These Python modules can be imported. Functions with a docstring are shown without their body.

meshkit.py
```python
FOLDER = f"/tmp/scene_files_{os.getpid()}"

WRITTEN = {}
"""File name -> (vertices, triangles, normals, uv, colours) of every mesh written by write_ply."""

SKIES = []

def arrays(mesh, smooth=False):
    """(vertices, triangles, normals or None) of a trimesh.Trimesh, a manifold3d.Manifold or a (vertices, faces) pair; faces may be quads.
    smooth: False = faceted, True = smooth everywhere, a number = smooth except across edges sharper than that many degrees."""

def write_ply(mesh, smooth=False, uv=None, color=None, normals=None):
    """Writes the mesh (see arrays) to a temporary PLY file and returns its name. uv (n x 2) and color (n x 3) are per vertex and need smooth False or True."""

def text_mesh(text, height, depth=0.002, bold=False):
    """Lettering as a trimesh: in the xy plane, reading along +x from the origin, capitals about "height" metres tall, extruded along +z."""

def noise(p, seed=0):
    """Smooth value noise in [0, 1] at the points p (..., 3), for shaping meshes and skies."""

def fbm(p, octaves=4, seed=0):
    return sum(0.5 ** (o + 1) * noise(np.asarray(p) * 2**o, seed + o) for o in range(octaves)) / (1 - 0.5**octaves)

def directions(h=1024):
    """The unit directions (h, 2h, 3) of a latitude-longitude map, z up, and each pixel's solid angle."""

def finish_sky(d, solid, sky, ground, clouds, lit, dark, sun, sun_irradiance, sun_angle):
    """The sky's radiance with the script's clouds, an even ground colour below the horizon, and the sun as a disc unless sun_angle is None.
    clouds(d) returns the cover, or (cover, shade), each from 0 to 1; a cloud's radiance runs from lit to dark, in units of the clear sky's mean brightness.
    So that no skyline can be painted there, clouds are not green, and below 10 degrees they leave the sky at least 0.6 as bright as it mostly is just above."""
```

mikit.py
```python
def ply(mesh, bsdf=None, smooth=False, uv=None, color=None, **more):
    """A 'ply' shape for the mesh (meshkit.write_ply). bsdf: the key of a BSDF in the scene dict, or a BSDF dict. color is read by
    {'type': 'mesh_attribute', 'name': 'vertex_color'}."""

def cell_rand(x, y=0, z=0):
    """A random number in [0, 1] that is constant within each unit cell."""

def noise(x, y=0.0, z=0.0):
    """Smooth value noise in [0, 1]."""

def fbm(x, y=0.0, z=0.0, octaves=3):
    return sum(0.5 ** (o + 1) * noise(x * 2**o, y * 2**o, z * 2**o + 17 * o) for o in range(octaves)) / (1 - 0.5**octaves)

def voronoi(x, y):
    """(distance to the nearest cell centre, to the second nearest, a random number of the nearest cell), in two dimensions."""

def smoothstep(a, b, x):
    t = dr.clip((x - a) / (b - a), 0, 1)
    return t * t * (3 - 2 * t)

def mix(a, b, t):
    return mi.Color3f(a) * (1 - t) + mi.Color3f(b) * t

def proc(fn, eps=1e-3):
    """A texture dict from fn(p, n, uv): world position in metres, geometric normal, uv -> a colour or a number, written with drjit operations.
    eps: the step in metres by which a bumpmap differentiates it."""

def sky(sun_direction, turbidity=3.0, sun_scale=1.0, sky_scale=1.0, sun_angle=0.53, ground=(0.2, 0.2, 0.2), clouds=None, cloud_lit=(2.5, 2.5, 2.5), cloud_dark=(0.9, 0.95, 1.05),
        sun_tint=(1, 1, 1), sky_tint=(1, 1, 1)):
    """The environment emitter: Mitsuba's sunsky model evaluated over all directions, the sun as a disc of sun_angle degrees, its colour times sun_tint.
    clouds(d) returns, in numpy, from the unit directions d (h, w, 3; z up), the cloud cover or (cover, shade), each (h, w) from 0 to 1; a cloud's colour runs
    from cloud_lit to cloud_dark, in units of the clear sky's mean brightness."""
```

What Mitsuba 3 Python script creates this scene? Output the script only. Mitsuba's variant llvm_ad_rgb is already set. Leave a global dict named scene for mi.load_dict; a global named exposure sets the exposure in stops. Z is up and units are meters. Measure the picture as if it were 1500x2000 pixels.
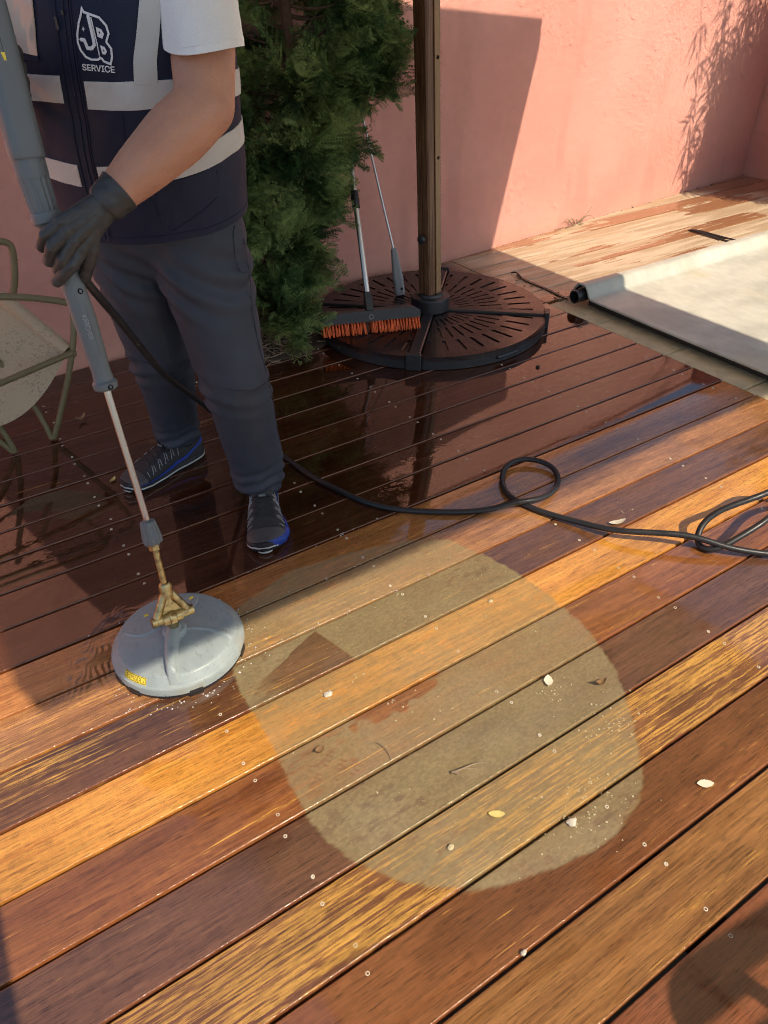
import math, random
import numpy as np, trimesh, shapely, shapely.geometry as sg
import drjit as dr, mitsuba as mi, mikit, manifold3d as m3
from meshkit import text_mesh, fbm as nfbm
from mikit import noise, fbm, smoothstep, mix, cell_rand, voronoi

T = mi.ScalarTransform4f
scene, labels = {}, {}
rng = np.random.default_rng(7)
V = lambda *a: np.array(a, float)

# ------------------------------------------------------------------ camera, sky, exposure
CAM = V(0, 0, 1.376)
FWD, UP = V(.42354, .67880, -.59987), V(.33719, .49648, .79988)
scene['camera'] = {'type': 'perspective', 'fov': 55.36, 'fov_axis': 'x', 'near_clip': .05, 'far_clip': 400.,
                   'to_world': T().look_at(origin=CAM.tolist(), target=(CAM + FWD).tolist(), up=UP.tolist())}
scene['sky_light'] = mikit.sky((.255, -.955, 1.0), turbidity=3.5, sun_scale=.80, sky_scale=1.05, ground=(.24, .21, .18), sky_tint=(1.04, 1., .93), sun_tint=(.96, 1., 1.07))
exposure = 2.34

# ------------------------------------------------------------------ helpers
def nrm(v):
    v = np.asarray(v, float)
    return v / np.maximum(np.linalg.norm(v, axis=-1, keepdims=True), 1e-12)

def number(key):
    if key not in scene and key not in labels:
        return key
    n = 1
    while f'{key}_{n:03d}' in scene or f'{key}_{n:03d}' in labels:
        n += 1
    return f'{key}_{n:03d}'

def thing(name, label=None, cat=None, group=None, kind=None):
    key = number(name)
    d = {}
    if label: d['label'] = label
    if cat: d['category'] = cat
    if group: d['group'] = group
    if kind: d['kind'] = kind
    labels[key] = d
    return key

def add(key, mesh, bsdf, smooth=35, label=None, kind=None, **kw):
    k = key if key in labels and key not in scene else number(key)
    scene[k] = mikit.ply(mesh, bsdf, smooth=smooth, **kw)
    if label or kind:
        labels.setdefault(k, {}).update({a: b for a, b in (('label', label), ('kind', kind)) if b})
    return k

def cat(ms):
    ms = [as_tm(m) for m in ms]
    return trimesh.util.concatenate(ms)

def as_tm(m):
    if isinstance(m, trimesh.Trimesh): return m
    if hasattr(m, 'to_mesh'):
        q = m.to_mesh(); return trimesh.Trimesh(q.vert_properties[:, :3], q.tri_verts, process=False)
    v, f = m
    f = np.asarray(f)
    if f.shape[1] == 4: f = np.vstack([f[:, [0, 1, 2]], f[:, [0, 2, 3]]])
    return trimesh.Trimesh(np.asarray(v, float), f, process=False)

def grid_faces(n, m, wrap=False):
    """quads of an n x m vertex grid (m the fast axis); wrap closes the fast axis."""
    i, j = np.meshgrid(np.arange(n - 1), np.arange(m if wrap else m - 1), indexing='ij')
    j2 = (j + 1) % m
    return np.stack([i * m + j, i * m + j2, (i + 1) * m + j2, (i + 1) * m + j], -1).reshape(-1, 4)

def loft(rings, caps=True):
    """closed rings (n, m, 3)."""
    r = np.asarray(rings, float); n, m, _ = r.shape
    v = r.reshape(-1, 3); f = grid_faces(n, m, True)
    f = np.vstack([f[:, [0, 1, 2]], f[:, [0, 2, 3]]])
    if caps:
        v = np.vstack([v, r[0].mean(0), r[-1].mean(0)]); a, b = n * m, n * m + 1
        j = np.arange(m); j2 = (j + 1) % m
        f = np.vstack([f, np.stack([j2, j, j * 0 + a], 1), np.stack([(n - 1) * m + j, (n - 1) * m + j2, j * 0 + b], 1)])
    t = trimesh.Trimesh(v, f, process=False)
    if caps and t.volume < 0: t.invert()
    return t

def frames(path):
    p = np.asarray(path, float); t = nrm(np.gradient(p, axis=0))
    u = np.cross(t[0], [0, 0, 1.]) if abs(t[0][2]) < .9 else np.cross(t[0], [1., 0, 0])
    us = []
    for k in range(len(p)):
        u = nrm(u - t[k] * (u @ t[k])); us.append(u)
    us = np.array(us)
    return p, t, us, np.cross(t, us)

def tube(path, rad, sides=12, caps=True, squash=None):
    p, t, u, w = frames(path)
    rad = np.broadcast_to(rad, len(p)); a = np.linspace(0, 2 * np.pi, sides, endpoint=False)
    rings = p[:, None] + rad[:, None, None] * (np.cos(a)[None, :, None] * u[:, None] + np.sin(a)[None, :, None] * w[:, None])
    return loft(rings, caps)

def smooth_path(pts, n=60):
    from scipy.interpolate import CubicSpline
    p = np.asarray(pts, float); d = np.r_[0, np.cumsum(np.linalg.norm(np.diff(p, axis=0), axis=1) ** .6)]
    return CubicSpline(d, p)(np.linspace(0, d[-1], n))

def lathe(profile, org, axis=(0, 0, 1), sides=32, caps=True):
    """profile: (r, h) list along axis."""
    ax = nrm(axis); u = nrm(np.cross(ax, [0, 0, 1.]) if abs(ax[2]) < .9 else np.cross(ax, [1., 0, 0])); w = np.cross(ax, u)
    a = np.linspace(0, 2 * np.pi, sides, endpoint=False)
    rings = [np.asarray(org) + h * ax + r * (np.cos(a)[:, None] * u + np.sin(a)[:, None] * w) for r, h in profile]
    return loft(rings, caps)

def frame_mat(org, x, z):
    z = nrm(z); x = nrm(np.asarray(x, float) - z * np.dot(x, z)); y = np.cross(z, x)
    M = np.eye(4); M[:3, 0], M[:3, 1], M[:3, 2], M[:3, 3] = x, y, z, org
    return M

def rbox(size, r=.003, M=None):
    """box with chamfered edges, centred, placed by M."""
    h = np.asarray(size, float) / 2; r = min(r, h.min() * .9); pts = []
    for s in np.ndindex(2, 2, 2):
        s = np.array(s) * 2 - 1
        for k in range(3):
            q = h - r; q = q.copy(); q[k] = h[k]; pts.append(s * q)
    b = trimesh.Trimesh(np.array(pts)).convex_hull
    if M is not None: b.apply_transform(M)
    return b

def at(x, y, z, rz=0):
    M = trimesh.transformations.rotation_matrix(math.radians(rz), [0, 0, 1]); M[:3, 3] = [x, y, z]; return M

def prism(poly, z0, z1, M=None):
    g = trimesh.util.concatenate([trimesh.creation.extrude_polygon(q, z1 - z0, engine='earcut') for q in getattr(poly, 'geoms', [poly])])
    g.apply_translation([0, 0, z0])
    if M is not None: g.apply_transform(M)
    return g

def csec(poly): return m3.CrossSection([np.array(poly.exterior.coords)[:-1].tolist()], m3.FillRule.EvenOdd)

def ball(p, r, seg=20): return m3.Manifold.sphere(float(r), seg).translate([float(x) for x in p])

def chain(bones, res=.012, it=12, seg=20, extra=()):
    parts = [m3.Manifold.batch_hull([ball(a, ra, seg), ball(b, rb, seg)]) for a, ra, b, rb in bones] + list(extra)
    u = m3.Manifold.batch_boolean(parts, m3.OpType.Add).refine_to_length(res)
    t = as_tm(u); t.merge_vertices()
    import scipy.sparse as sp
    e = t.edges_unique; n = len(t.vertices)
    A = sp.coo_matrix((np.ones(2 * len(e)), (np.r_[e[:, 0], e[:, 1]], np.r_[e[:, 1], e[:, 0]])), (n, n)).tocsr(); deg = np.maximum(np.asarray(A.sum(1)).ravel(), 1)[:, None]
    v = np.array(t.vertices)
    for k in range(it * 2):
        v = v + (.5 if k % 2 == 0 else -.505) * (A @ v / deg - v)
    for k in range(2): v = v + .4 * (A @ v / deg - v)
    t = trimesh.Trimesh(v, t.faces, process=False)
    return t

def displace(t, fn):
    n = np.nan_to_num(t.vertex_normals); v = np.array(t.vertices); v += n * fn(v, n)[:, None]
    return trimesh.Trimesh(v, t.faces, process=False)

# ------------------------------------------------------------------ materials
def mat(name, color, rough=.5, spec=.5, metallic=0., bump=None, bscale=1.0, eps=1e-3, thin=None, **kw):
    c = mikit.proc(color) if callable(color) else {'type': 'rgb', 'value': list(color)}
    r = mikit.proc(rough) if callable(rough) else float(rough)
    if thin is not None:
        b = {'type': 'principledthin', 'base_color': c, 'roughness': r, 'diff_trans': float(thin), 'eta': 1.4}
    else:
        b = {'type': 'principled', 'base_color': c, 'roughness': r, 'metallic': float(metallic), **kw}
        if not metallic: b['specular'] = float(spec)
        if bump is not None:
            b = {'type': 'bumpmap', 'arbitrary': mikit.proc(bump, eps), 'scale': float(bscale), 'bsdf': b}
        b = {'type': 'twosided', 'bsdf': b}
    scene[name] = b
    return name

def spots(base, amount=.12, freq=30., seed=0):
    base = np.array(base, float)
    def fn(p, n, uv):
        g = fbm(p.x * freq + seed, p.y * freq, p.z * freq, 3)
        return mi.Color3f(base.tolist()) * (1 - amount + 2 * amount * g)
    return fn

def tab(vals):
    arr = np.asarray(vals, float).ravel().tolist()
    return lambda i: dr.gather(mi.Float, mi.Float(arr), i)

# deck: board k lies between seams at y = Y0 - k*W
Y0, W, XE = 2.423, .14827, 2.585
KMIN = -9
#     dark wood, light wood, mean, contrast, golden flecks, their slope along x
PAL = {
 6: ((.26, .092, .028), (.46, .205, .065), .5, .5, .15, 0), 7: ((.185, .078, .034), (.40, .19, .07), .48, .5, .28, -.2), 8: ((.080, .034, .018), (.18, .08, .032), .4, .5, .24, -.22),
 9: ((.37, .135, .024), (.60, .29, .055), .5, .45, .12, 0), 10: ((.15, .050, .021), (.29, .115, .036), .5, .5, .10, 0), 11: ((.090, .041, .024), (.15, .070, .038), .4, .5, .04, 0),
 12: ((.12, .046, .022), (.23, .095, .04), .4, .5, .60, 0), 13: ((.125, .044, .018), (.21, .082, .028), .5, .5, .05, 0), 14: ((.15, .060, .021), (.33, .155, .05), .5, .6, .10, .1),
 15: ((.13, .043, .02), (.20, .07, .03), .5, .4, .03, 0), 16: ((.15, .05, .02), (.30, .12, .04), .5, .5, .2, 0)}
rows = []
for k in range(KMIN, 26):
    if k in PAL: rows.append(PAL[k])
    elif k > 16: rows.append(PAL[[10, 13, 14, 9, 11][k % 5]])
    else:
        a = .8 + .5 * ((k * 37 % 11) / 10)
        rows.append(((.030 * a, .0095 * a, .0045 * a), (.062 * a, .022 * a, .009 * a), .4, .5, .02, 0))  # boards under the canopy: wetness and shade darkened into the wood colour
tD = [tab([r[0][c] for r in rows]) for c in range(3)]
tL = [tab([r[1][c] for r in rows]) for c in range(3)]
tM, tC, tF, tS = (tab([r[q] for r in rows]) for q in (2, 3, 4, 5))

# outline of the dirt left on the deck, in metres on the deck: a stain with its own edge
PATCH = np.array([
          (1.054, 1.347), (1.10, 1.22), (1.140, 1.05), (1.136, .90), (1.134, .839), (1.09, .70), (1.03, .60), (.97, .525), (.93, .485), (.876, .442), (.79, .417),
          (.70, .420), (.60, .44), (.52, .465), (.439, .503), (.37, .565), (.323, .64), (.297, .70), (.286, .777), (.290, .87), (.301, 1.001), (.304, 1.10), (.309, 1.19),
          (.33, 1.27), (.36, 1.40), (.60, 1.47), (.80, 1.44), (.95, 1.40)])
PC = (.70, .90)
_ang = np.linspace(-np.pi, np.pi, 73)
_ring = sg.Polygon(PATCH).exterior
_rad = []
for a in _ang:
    hit = sg.LineString([PC, (PC[0] + 2 * math.cos(a), PC[1] + 2 * math.sin(a))]).intersection(_ring)
    _rad.append(max(math.hypot(g.x - PC[0], g.y - PC[1]) for g in getattr(hit, 'geoms', [hit])))
tR = tab(_rad)

def patch_mask(p):
    dx, dy = p.x - PC[0], p.y - PC[1]
    a = (dr.atan2(dy, dx) + math.pi) / (2 * math.pi) * 72
    i = mi.UInt32(dr.clip(dr.floor(a), 0, 71)); f = a - mi.Float(i)
    R = dr.lerp(tR(i), tR(i + 1), f)
    kb = dr.floor((Y0 - p.y) / W)
    R = R + .008 * (cell_rand(kb, 3., 1.) - .5) + .006 * (noise(p.x * 22, p.y * 60, kb) - .5) + .004 * (noise(p.x * 90, p.y * 300) - .5)
    m = 1 - smoothstep(-.006, .005, dr.sqrt(dx * dx + dy * dy) - R)
    # bare, scuffed wedge on one board, and a small washed spot
    wx, wy = p.x, p.y
    wedge = smoothstep(1.088, 1.092, wy) * (1 - smoothstep(1.2345, 1.2365, wy)) * (1 - smoothstep(-.003, .003, wx - .574 + .28 * (wy - 1.129))) * smoothstep(-.004, .006, (1.228 - wy) * 2.1 - (.545 - wx) * .9 + .0 + .02 * (noise(wx * 30, wy * 30) - .5))
    wedge *= smoothstep(.31, .42, wx)
    spot = smoothstep(.0, .012, .055 - dr.sqrt(dr.square((wx - .59) * .42) + dr.square(wy - .942)) + .03 * (noise(wx * 40, wy * 60) - .5)) * (1 - smoothstep(.948, .950, wy))
    return m * (1 - .75 * wedge) * (1 - .8 * spot)

def dry_mask(p):
    """weathered boards not yet wetted, at the back right."""
    k = dr.floor((Y0 - p.y) / W)
    edge = noise(p.x * 1.6 + k * 3.1, p.y * 5.0, k) + .45 * fbm(p.x * 7, p.y * 60, 3., 3) - .05
    region = smoothstep(2.45, 2.75, p.x) * smoothstep(2.35, 2.55, p.y) * (1 - smoothstep(5.0, 5.3, p.x + 1.2 * (p.y - 3.4)))
    return region * smoothstep(.42, .5, edge + .0)

def board_id(p):
    k = dr.floor((Y0 - p.y) / W)
    return k, mi.UInt32(dr.clip(k - KMIN, 0, len(rows) - 1))

def grain(p):
    k, i = board_id(p)
    v = (Y0 - p.y) / W - k
    warp = noise(p.x * 1.3 + k * 5.7, v * 1.5 + k, k * 1.7)
    bow = noise(p.x * 1.05 + k * 11.3, k * 2.3, 5.)
    g = fbm(p.x * 1.5 + k * 7.3, v * 13 + 6 * warp + 2.2 * bow, k * 3.1, 4)
    s = fbm(p.x * 16 + k * 3., p.y * 420 + 5 * warp, k, 2)
    return k, i, v, g, s, warp

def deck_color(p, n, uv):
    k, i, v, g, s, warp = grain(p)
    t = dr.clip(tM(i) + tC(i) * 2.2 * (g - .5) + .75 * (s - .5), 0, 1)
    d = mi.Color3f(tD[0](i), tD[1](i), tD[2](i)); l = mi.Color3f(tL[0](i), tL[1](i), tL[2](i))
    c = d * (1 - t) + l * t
    # golden flecks along the grain, in drifts
    drift = fbm(p.x * 1.7 + k * 4.4, v * 2.6 + k, k * 2.2, 2)
    xs = p.x + .35 * noise(v * 21, k * 3.3, 1.) + .02 * noise(p.x * 30, v * 60, k)
    vs = v + .012 * noise(p.x * 17, k, 2.) + .05 * warp
    f = fbm(xs * 5.5 + k * 9, vs * 42, k * 1.3, 5) * .72 + fbm(p.x * 34, p.y * 520 + 6 * warp, k, 3) * .28
    fl = tF(i) + tS(i) * (p.x - .5) + .7 * (drift - .5) - .10 * (1 - smoothstep(.05, .12, tF(i)))
    c = mix(c, mi.Color3f(.58, .315, .065) * (.8 + .4 * s), smoothstep(.0, .13, f - .69 + .42 * fl) * .68)
    # dark pores
    por = smoothstep(.60, .74, noise(p.x * 55 + k, p.y * 1300, 1.)) * .30 + smoothstep(.62, .8, noise(p.x * 18, p.y * 700, 4.)) * .22
    c *= (1.12 - 1.3 * por) * (.72 + .56 * fbm(p.x * 2.6, p.y * 12, k + 3., 3))
    blot = smoothstep(.56, .70, fbm(p.x * 2.2 + 4 * k, p.y * 9, k * 1.7, 4))
    c = mix(c, c * mi.Color3f(.62, .60, .60), blot * .7)
    # redder board edges, where the old oil survives
    e = smoothstep(.06, .01, dr.minimum(v, 1 - v))
    c = c * (1 - .5 * e) + mi.Color3f(.26, .075, .022) * (.5 * e)
    # dirt film
    pm = patch_mask(p)
    dn = .74 + .45 * (fbm(p.x * 7, p.y * 16, 7., 3) - .5) - .30 * smoothstep(.58, .74, fbm(p.x * 30, p.y * 80, 4., 3)) * smoothstep(.45, .6, noise(p.x * 5, p.y * 5, 9.)) + .25 * (noise(p.x * 90, p.y * 900, 3.) - .5)
    dirt = mi.Color3f(.228, .176, .080) * (.84 + .3 * noise(p.x * 160, p.y * 200, 1.))
    light = dr.clip(mi.luminance(c) * 1.5 - .08, 0, .32)
    c = mix(c, dirt, dr.clip(pm * (dn + .06 - light + .16 * (cell_rand(k, 7., 2.) - .5)), 0, .90))
    # tread marks left in the film
    tx_, ty_ = (p.x - .395) * .80 + (p.y - .835) * .6, -(p.x - .395) * .6 + (p.y - .835) * .80
    tread = smoothstep(.45, .6, .5 + .5 * dr.sin(tx_ * 520)) * smoothstep(.4, .55, .5 + .5 * dr.sin(ty_ * 190 + 1.)) * (1 - smoothstep(.028, .05, dr.abs(tx_))) * (1 - smoothstep(.05, .085, dr.abs(ty_)))
    c = mix(c, d * 1.1, pm * tread * smoothstep(.3, .6, noise(p.x * 60, p.y * 60, 2.)) * .38)
    # dry, bleached boards
    dm = dry_mask(p)
    pale = mix(mi.Color3f(.36, .27, .165), mi.Color3f(.50, .41, .28), smoothstep(.3, .7, fbm(p.x * 3, p.y * 30, k, 4))) * (.85 + .3 * s)
    wetb = mi.Color3f(.30, .15, .07) * (.75 + .5 * g)
    back = smoothstep(2.5, 2.7, p.x) * smoothstep(2.4, 2.52, p.y)
    c = mix(c, wetb, back * .85)
    return mix(c, pale, dm * .92)

def deck_rough(p, n, uv):
    k, i, v, g, s, warp = grain(p)
    damp = smoothstep(.50, .62, fbm(p.x * 3.2 + k * 2.7, p.y * 7, k * 1.3, 3))          # thinner film in irregular islands
    shade = smoothstep(1.3, 1.55, p.y)                                                      # puddled where it has not begun to dry
    r = .03 + damp * .24 * (1 - shade) + .045 * s * (1 - .7 * shade)
    r = r + patch_mask(p) * .42
    e = smoothstep(.945, .965, v)
    r = r * (1 - e) + .16 * e
    r = r + dry_mask(p) * .45
    return dr.clip(r, .03, .8)

DISC = (.228, 1.325)
def deck_bump(p, n, uv):
    k, i, v, g, s, warp = grain(p)
    pm = patch_mask(p); dm = dry_mask(p)
    h = .00020 * noise(p.x * 2.2 + k, p.y * 9 + k, 8.) + .00003 * noise(p.x * 14, p.y * 30, k)
    h = h + (.000012 + .00010 * pm + .0003 * dm) * fbm(p.x * 60, p.y * 420, 2., 2)
    h = h + smoothstep(.945, .965, v) * (.0006 * noise(p.x * 170, k, 1.) + .0004 * noise(p.x * 420, k, 6.))
    # ripples running out from the cleaner
    dx, dy = p.x - DISC[0], p.y - DISC[1]
    d = dr.sqrt(dx * dx + dy * dy)
    ring = smoothstep(.16, .175, d) * (1 - smoothstep(.19, .31, d)) * smoothstep(.02, .14, -dx) * smoothstep(-.12, .02, dy)
    h = h + .0011 * ring * dr.sin((d + .030 * noise(p.x * 26, p.y * 26)) * 400) * (.1 + 1.3 * smoothstep(.3, .7, noise(p.x * 28, p.y * 28, 3.)))
    isl = smoothstep(.55, .66, fbm(p.x * 2.4 + k * 1.9, p.y * 4, 3., 3)) * smoothstep(1.45, 1.6, p.y)
    h = h + .00030 * isl * fbm(p.x * 55, p.y * 75, 5., 2)
    # splashes near the foot of the shoe
    q = dr.sqrt(dr.square(p.x - .93) + dr.square((p.y - 1.64) * 2))
    h = h + .0009 * (1 - smoothstep(.05, .17, q)) * fbm(p.x * 90, p.y * 110, 1., 2)
    return h

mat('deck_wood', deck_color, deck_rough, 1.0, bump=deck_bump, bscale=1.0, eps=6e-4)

def wall_color(p, n, uv):
    a = fbm(p.x * 1.2, p.z * 1.5, p.y * 1.2, 3); b = fbm(p.x * 24, p.z * 30, p.y, 3)
    c = mix(mi.Color3f(.60, .270, .212), mi.Color3f(.665, .330, .262), smoothstep(.3, .7, a))
    c = c * (.93 + .14 * b) * (1 - .10 * smoothstep(.55, .75, fbm((p.x + p.y) * 5, p.z * 1.1, 9., 3)))
    low = 1 - smoothstep(.0, .12, p.z - .05 * noise(p.x * 7, 3.))
    return mix(c, mi.Color3f(.60, .33, .23), low * .35)

def wall_bump(p, n, uv):
    x = p.x + p.y * .9
    w = .12 * fbm(x * 12, p.z * 14, 0., 2)
    f = fbm(x * 95 + w, p.z * 80, 1., 3)
    pits = smoothstep(.55, .72, fbm(x * 46, p.z * 40, 4., 2)) * smoothstep(.42, .62, fbm(x * 3.1, p.z * 3.3, 6., 2))
    return .0044 * f + .0016 * fbm(x * 240, p.z * 220, 5., 2) + .0050 * pits * fbm(x * 130, p.z * 75, 3., 2)

mat('stucco', wall_color, .85, .25, bump=wall_bump, eps=1.2e-3)
mat('soil', spots((.075, .052, .035), .4, 40), .95, .2)
mat('ground_grey', spots((.22, .2, .17), .2, 3), .95, .2)
mat('stone_tan', spots((.50, .41, .25), .22, 25), .7, .4, bump=lambda p, n, uv: .0006 * fbm(p.x * 120, p.y * 120, 0., 3))
def cover_color(p, n, uv):
    a = fbm(p.x * 5, p.y * 7, 0., 4); b = fbm(p.x * 60, p.y * 22, 2., 3)
    st = smoothstep(.55, .8, fbm(p.x * 2.2 + 3, p.y * 2.6, 5., 3))
    c = mix(mi.Color3f(.43, .42, .35), mi.Color3f(.53, .515, .43), smoothstep(.3, .7, a)) * (.92 + .16 * b)
    return mix(c, mi.Color3f(.47, .41, .22), st * .7)
mat('cover_fabric', cover_color, .42, .4, bump=lambda p, n, uv: .0008 * fbm(p.x * 30, p.y * 30, 0., 3))
mat('black_rubber', (.016, .016, .017), lambda p, n, uv: .30 + .25 * noise(p.x * 60, p.y * 60, p.z * 60), .5)
mat('black_plastic', spots((.022, .022, .024), .2, 50), .38, .5)
mat('plate_plastic', spots((.023, .0125, .0105), .2, 30), lambda p, n, uv: .10 + .24 * smoothstep(.35, .65, fbm(p.x * 7, p.y * 7, 2., 3)), .6, bump=lambda p, n, uv: .0003 * fbm(p.x * 300, p.y * 300, 0., 2))
mat('dark_void', (.01, .01, .01), .9, .1)
def pole_wood(p, n, uv):
    s = fbm(p.x * 260, p.y * 260, p.z * 5, 3)
    return mix(mi.Color3f(.085, .036, .017), mi.Color3f(.19, .095, .045), smoothstep(.25, .75, s))
mat('pole_finish', pole_wood, .42, .5)
def pole_light(p, n, uv):
    s = fbm(p.x * 260, p.y * 260, p.z * 5, 3)
    return mix(mi.Color3f(.22, .125, .058), mi.Color3f(.34, .21, .10), s)
mat('pole_light_finish', pole_light, .42, .5)
mat('canopy_fabric', spots((.42, .34, .22), .06, 4), .7, thin=.9)
mat('olive_metal', spots((.155, .125, .058), .12, 40), .42, .5)
def sling_color(p, n, uv):
    d = .6 * smoothstep(.56, .70, fbm(p.x * 150, p.y * 150, p.z * 150, 3)) * smoothstep(.4, .6, noise(p.x * 14, p.y * 14, p.z * 14)) * (1 - smoothstep(.3, .48, p.z))
    w = .9 + .2 * noise(p.x * 420, p.y * 420, p.z * 420)
    return mix(mi.Color3f(.44, .345, .225), mi.Color3f(.14, .10, .055), d * .8) * w
mat('sling_fabric', sling_color, .85, .2, bump=lambda p, n, uv: .0012 * fbm(p.x * 90, p.y * 90, p.z * 90, 2))
mat('grey_plastic', spots((.115, .128, .133), .06, 25), .42, .5)
mat('grey_plastic_pale', spots((.25, .262, .265), .06, 25), .40, .5)
mat('steel', (.62, .60, .57), .22, metallic=1.)
mat('aluminium', (.66, .65, .62), .32, metallic=1.)
mat('brass', lambda p, n, uv: mix(mi.Color3f(.55, .43, .20), mi.Color3f(.30, .23, .11), smoothstep(.4, .75, fbm(p.x * 90, p.y * 90, p.z * 90, 3))), lambda p, n, uv: .26 + .25 * noise(p.x * 140, p.y * 140, p.z * 140), metallic=1.)
def disc_color(p, n, uv):
    g = fbm(p.x * 40, p.y * 40, p.z * 40, 3); sc = smoothstep(.62, .75, fbm(p.x * 120, p.y * 60, p.z * 120, 3))
    dirt = smoothstep(.5, .75, fbm(p.x * 30, p.y * 30, 7., 3)) * (1 - smoothstep(.02, .06, p.z))
    c = mix(mi.Color3f(.235, .280, .278), mi.Color3f(.305, .350, .345), g)
    c = mix(c, mi.Color3f(.17, .18, .175), sc * .35)
    return mix(c, mi.Color3f(.30, .26, .17), dirt * .55)
mat('disc_plastic', disc_color, .38, .5)
mat('yellow_label', (.78, .60, .06), .5, .4)
mat('black_ink', (.015, .015, .015), .6, .3)
mat('white_ink', (.72, .72, .72), .5, .4)
mat('wire_white', (.62, .60, .57), .35, .5)
mat('orange_bristle', spots((.72, .12, .018), .2, 60), .45, .5)
mat('screw_steel', (.52, .46, .35), .45, .6)
mat('bark', spots((.12, .07, .045), .35, 60), .9, .2)
mat('skin', lambda p, n, uv: mix(mi.Color3f(.40, .185, .115), mi.Color3f(.53, .27, .17), fbm(p.x * 22, p.y * 22, p.z * 22, 3)) * (.94 + .12 * noise(p.x * 400, p.y * 400, p.z * 400)), .48, .4,
    bump=lambda p, n, uv: .0006 * fbm(p.x * 260, p.y * 260, p.z * 260, 2) + .0035 * fbm(p.x * 26, p.y * 26, p.z * 26, 3))
def hair(p, n, uv):
    return mi.Color3f(.03, .02, .014) * (.6 + .8 * noise(p.x * 300, p.y * 300, p.z * 60))
mat('hair_dark', hair, .5, .4)
mat('eye_white', (.7, .68, .65), .2, .5)
mat('lips', (.42, .18, .14), .45, .4)
mat('vest_navy', lambda p, n, uv: mi.Color3f(.0105, .0145, .036) * (.8 + .4 * fbm(p.x * 12, p.y * 12, p.z * 12, 2)), .6, .3, bump=lambda p, n, uv: .0016 * fbm(p.x * 14, p.y * 14, p.z * 14, 2) + .0001 * noise(p.x * 700, p.y * 700, p.z * 700))
mat('reflective_tape', lambda p, n, uv: mix(mi.Color3f(.45, .445, .42), mi.Color3f(.53, .52, .49), fbm(p.x * 18, p.y * 18, p.z * 18, 3)), .5, .5, bump=lambda p, n, uv: .0012 * fbm(p.x * 26, p.y * 26, p.z * 26, 3))
mat('clear_film', (.52, .42, .34), .12, .8)
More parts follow.
